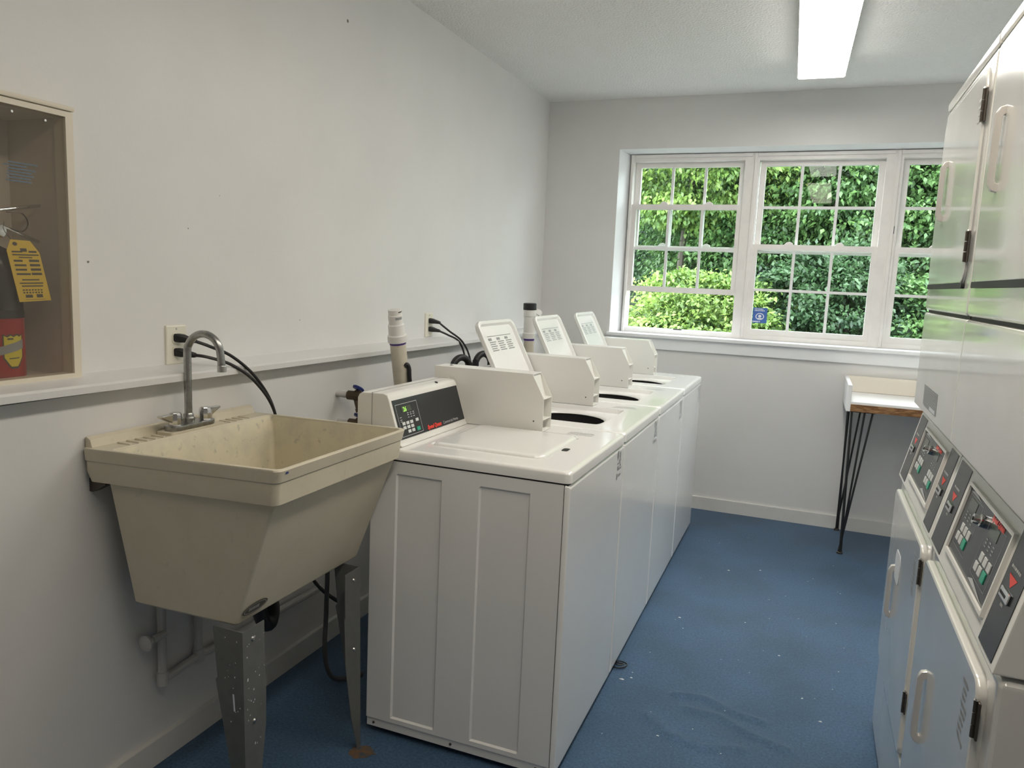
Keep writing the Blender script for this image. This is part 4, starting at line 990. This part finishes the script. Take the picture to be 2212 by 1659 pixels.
# ------------------------------------------------------------------ folding counter
t = thing('folding_counter', (2.5, 4.69, 0), 'white folding counter with raw chipboard edge on black hairpin legs under the window', 'table')
TX0, TX1, TY0, TY1 = 1.967, XR - .01, 4.447, 4.934
bm = B(); box(bm, TX0 + .022, TX1, TY0 + .004, TY1, .846, .860); finish('top_surface', bm, 'melamine', t, bevel=.001, seg=1)
bm = B(); box(bm, TX0 + .022, TX1, TY0, TY1, .808, .846); finish('chipboard_core', bm, 'chip_edge', t)
bm = B(); box(bm, TX0, TX0 + .022, TY0 - .002, TY1, .806, .951); finish('side_splash', bm, 'melamine', t, bevel=.002, seg=1)
bm = B(); box(bm, TX0 + .022, TX1, TY1 - .020, TY1, .861, .955); finish('back_splash', bm, 'melamine_cream', t, bevel=.002, seg=1)
def hairpin(fx, fy, tops, parent):
    bm = B(); lathe(bm, [(.0, 0), (.016, 0), (.016, .008), (.010, .012), (0, .012)], (fx, fy, 0), n=14); ft = finish('foot', bm, 'steel_dark', parent, smooth=True)
    for k, (tx, ty) in enumerate(tops):
        bm = B(); a = 2 * PI * k / len(tops)
        tube(bm, [(fx + .006 * math.cos(a), fy + .006 * math.sin(a), .010), (tx, ty, .806)], .0055, 8, smooth=False); finish('rod', bm, 'black_rubber', parent, smooth=True)
    bm = B(); xs_ = [p[0] for p in tops]; ys_ = [p[1] for p in tops]
    box(bm, min(xs_) - .012, max(xs_) + .012, min(ys_) - .012, max(ys_) + .012, .803, .808); finish('mount_plate', bm, 'black_rubber', parent)
for fx, fy, tops in ((2.012, 4.470, ((2.000, 4.475), (2.064, 4.470), (2.104, 4.478), (2.004, 4.56))), (2.008, 4.915, ((2.000, 4.905), (2.075, 4.905), (2.004, 4.83)))):
    bm = B(); hairpin(fx, fy, tops, t)
hairpin(2.98, 4.490, ((2.99, 4.48), (2.92, 4.48), (2.99, 4.56)), t)
hairpin(2.98, 4.915, ((2.99, 4.905), (2.92, 4.905), (2.99, 4.83)), t)

# ------------------------------------------------------------------ floor debris, wall flecks
bm = B(); rg = random.Random(21)
spots = [(1.22, 2.593, .010), (1.408, 2.299, .006), (1.52, 2.14, .004), (1.33, 3.22, .007), (1.36, 3.12, .004), (1.47, 3.9, .008), (1.62, 3.98, .006), (1.25, 2.62, .006), (1.245, 2.66, .004), (1.60, 3.3, .004), (1.75, 3.05, .006), (1.84, 2.75, .006), (1.9, 2.62, .007)]
for k in range(46): spots.append((rg.uniform(1.22, 2.0), rg.uniform(2.0, 4.5), rg.uniform(.0012, .0032)))
for x, y, s in spots:
    a = rg.uniform(0, PI); z = floor_z(x, y) + .0012; n = 6
    vs = [bm.verts.new((x + s * rg.uniform(.6, 1.2) * math.cos(a + 2 * PI * k / n), y + .6 * s * rg.uniform(.6, 1.2) * math.sin(a + 2 * PI * k / n), z)) for k in range(n)]
    top = bm.verts.new((x, y, z + .45 * s))
    for k in range(n): bm.faces.new((vs[k], vs[(k + 1) % n], top))
    bm.faces.new(vs[::-1])
tag(finish('lint_specks', bm, 'lint'), 'tiny white lint specks scattered over the blue carpet', 'lint', kind='stuff')
bm = B()
tube(bm, [(1.15, 2.70, .004), (1.185, 2.715, .006), (1.215, 2.70, .006), (1.20, 2.665, .006), (1.17, 2.66, .006), (1.15, 2.69, .006), (1.205, 2.69, .010), (1.18, 2.675, .010), (1.15, 2.72, .006), (1.10, 2.74, .006)], .0025, 6)
tag(finish('wire_loop', bm, 'black_rubber', smooth=True), 'small black wire loop on the carpet sticking out under the second washing machine', 'wire')
bm = B(); n = 22; c = (.60, 1.825)
ring = [bm.verts.new((c[0] + .042 * math.cos(2 * PI * k / n) * rg.uniform(.7, 1.25), c[1] + .030 * math.sin(2 * PI * k / n) * rg.uniform(.7, 1.25), .0006)) for k in range(n)]
ctr = bm.verts.new((c[0], c[1], .004))
for k in range(n): bm.faces.new((ring[k], ring[(k + 1) % n], ctr))
bm.faces.new(ring[::-1])
tag(finish('rust_patch', bm, 'rust_spot', smooth=True), 'brown rusty patch on the carpet at the foot of the right sink leg', 'stain')
wl = bpy.data.objects['wall_left']
bm = B(); rg = random.Random(33)
for y, z, s in ((2.586, 2.389, .007), (1.43, 1.44, .004), (2.3, 1.26, .003), (1.77, 1.55, .003), (1.9, 1.66, .002)):
    poly(bm, (XW + .0007, y, z), (0, 1, 0), (0, 0, 1), [(s * rg.uniform(.6, 1.1) * math.cos(2 * PI * k / 7), s * rg.uniform(.6, 1.1) * math.sin(2 * PI * k / 7)) for k in range(7)])
finish_flat('wall_scuff', bm, 'wall_fleck', wl)

# ------------------------------------------------------------------ outdoors: bank and trees
bm = B(); g = []
for j in range(20):
    y = 5.5 + j * .75; row = []
    for i in range(24):
        x = -9 + i * 1.0; z = -.35 + .42 * max(0, y - 7.0) ** 1.08 + .18 * noise.noise((x * .5, y * .5, 3))
        row.append(bm.verts.new((x, y, z)))
    g.append(row)
for j in range(19):
    for i in range(23): bm.faces.new((g[j][i], g[j][i + 1], g[j + 1][i + 1], g[j + 1][i]))
o = finish('ground_bank', bm, 'hillside', smooth=True); tag(o, kind='structure')

def foliage(name, parent, cen, rad, n_clump, per, leaf, m, seed, clump_r=.24):
    rs = np.random.RandomState(seed)
    # clump centres on the outer shell of an ellipsoid, biased to the window side
    d = rs.normal(size=(n_clump, 3)); d /= np.linalg.norm(d, axis=1)[:, None]
    d[:, 1] = -np.abs(d[:, 1]) * np.where(rs.rand(n_clump) < .8, 1, -1)
    rr = .72 + .30 * rs.rand(n_clump)
    c = np.array(cen) + d * np.array(rad) * rr[:, None]
    N = n_clump * per
    ci = np.repeat(np.arange(n_clump), per)
    p = c[ci] + rs.normal(size=(N, 3)) * clump_r * np.array([1, .8, .42]) * (.5 + .8 * rs.rand(n_clump))[ci][:, None]
    out = d[ci]
    ax = out * .8 + rs.normal(size=(N, 3)) * .55 + np.array([0, 0, -.35]); ax /= np.linalg.norm(ax, axis=1)[:, None]
    up = np.array([0, -.35, 1.0]) + rs.normal(size=(N, 3)) * .36
    sd = np.cross(ax, up); sd /= np.linalg.norm(sd, axis=1)[:, None]
    nrm = np.cross(sd, ax)
    s = leaf * (.6 + .75 * rs.rand(N))[:, None]
    base = p; tip = p + ax * s - nrm * s * .15
    l = p + ax * s * .42 + sd * s * .30 + nrm * s * .08; r = p + ax * s * .42 - sd * s * .30 + nrm * s * .08
    V = np.stack([base, l, tip, r], 1).reshape(-1, 3) - np.array(parent.location)
    idx = np.arange(N)[:, None] * 4
    F = np.concatenate([idx + np.array([[0, 1, 2]]), idx + np.array([[0, 2, 3]])], 1).reshape(-1, 3)
    me = bpy.data.meshes.new(name); me.vertices.add(len(V)); me.vertices.foreach_set('co', V.ravel())
    me.loops.add(F.size); me.loops.foreach_set('vertex_index', F.ravel().astype(np.int32))
    me.polygons.add(len(F)); me.polygons.foreach_set('loop_start', np.arange(0, F.size, 3, dtype=np.int32)); me.polygons.foreach_set('loop_total', np.full(len(F), 3, dtype=np.int32))
    at = me.attributes.new('spray', 'FLOAT', 'POINT'); at.data.foreach_set('value', np.repeat(rs.rand(n_clump)[ci], 4).astype(np.float32))
    me.update(); me.validate(); me.materials.append(MATS[m])
    o = bpy.data.objects.new(name, me); COL.objects.link(o); o.parent = parent; o['kind'] = 'stuff'
    return o
def tree(name, label, x, y, z0, cz, rad, n_clump, per, leaf, m, seed, branches=4, cr=.24):
    t = thing(name, (x, y, z0), label, 'tree' if 'tree' in name else 'shrub', 'trees and shrubs beyond the window')
    rg = random.Random(seed)
    bm = B(); tube(bm, [(x, y, z0 - .3), (x + rg.uniform(-.1, .1), y, (z0 + cz) / 2), (x + rg.uniform(-.2, .2), y, cz + rad[2] * .5)], .05, 7, rad=lambda f: .06 * (1 - .7 * f)); finish('trunk', bm, 'bark', t, smooth=True)
    for k in range(branches):
        a = rg.uniform(PI, 2 * PI); ex = (x + rad[0] * .8 * math.cos(a), y + rad[1] * .8 * math.sin(a), cz + rg.uniform(-.5, .6) * rad[2])
        bm = B(); tube(bm, [(x, y, cz - rad[2] * .3), ((x + ex[0]) / 2, (y + ex[1]) / 2, (cz + ex[2]) / 2 + .1), ex], .02, 6, rad=lambda f: .024 * (1 - .8 * f)); finish('branch', bm, 'bark', t, smooth=True)
    foliage('foliage', t, (x, y, cz), rad, n_clump, per, leaf, m, seed, cr)
    return t
tree('leafy_tree', 'bright yellow-green leafy tree seen through the left window', .35, 9.0, .2, 3.3, (1.3, 1.0, 1.25), 450, 101, 0.056, 'leaf_bright', 1, 6, 0.120)
tree('leafy_shrub', 'light green shrub low outside the raised left window', .75, 8.0, -.2, .95, (.95, .7, .62), 270, 101, 0.050, 'leaf_bright', 2, 4, 0.090)
tree('leafy_tree', 'dark green tree seen between the left and middle windows', 1.1, 9.8, .5, 2.0, (1.4, 1.0, 1.5), 450, 94, 0.056, 'leaf_mid', 3, 6, 0.120)
tree('leafy_tree', 'broad-leaved green tree filling the upper middle window', 2.15, 9.4, .4, 2.75, (1.15, .95, 1.3), 450, 101, 0.063, 'leaf_mid', 4, 6, 0.120)
tree('leafy_shrub', 'deep green shrub low outside the middle window', 1.95, 8.2, -.1, .95, (.85, .65, .95), 330, 101, 0.053, 'leaf_dark', 5, 4, 0.090)
tree('leafy_tree', 'dusky green tree seen through the right window beside the dryers', 3.35, 9.2, .3, 2.4, (1.1, .9, 1.7), 480, 101, 0.056, 'leaf_mid', 6, 6, 0.120)
tree('leafy_shrub', 'green shrub low outside the right window', 3.1, 8.1, -.2, .95, (.8, .6, .8), 270, 94, 0.050, 'leaf_mid', 7, 4, 0.090)
tree('backing_tree', 'dark tree mass farthest back on the left', -.9, 11.2, 1.0, 3.2, (1.9, 1.0, 2.2), 450, 87, 0.073, 'leaf_dark', 8, 3, 0.160)
tree('backing_tree', 'dark tree mass farthest back in the middle', 1.7, 11.6, 1.2, 3.4, (2.0, 1.0, 2.4), 480, 87, 0.073, 'leaf_dark', 9, 3, 0.160)
tree('backing_tree', 'dark tree mass farthest back on the right', 4.6, 11.2, 1.0, 3.2, (2.0, 1.0, 2.3), 450, 87, 0.073, 'leaf_dark', 10, 3, 0.160)
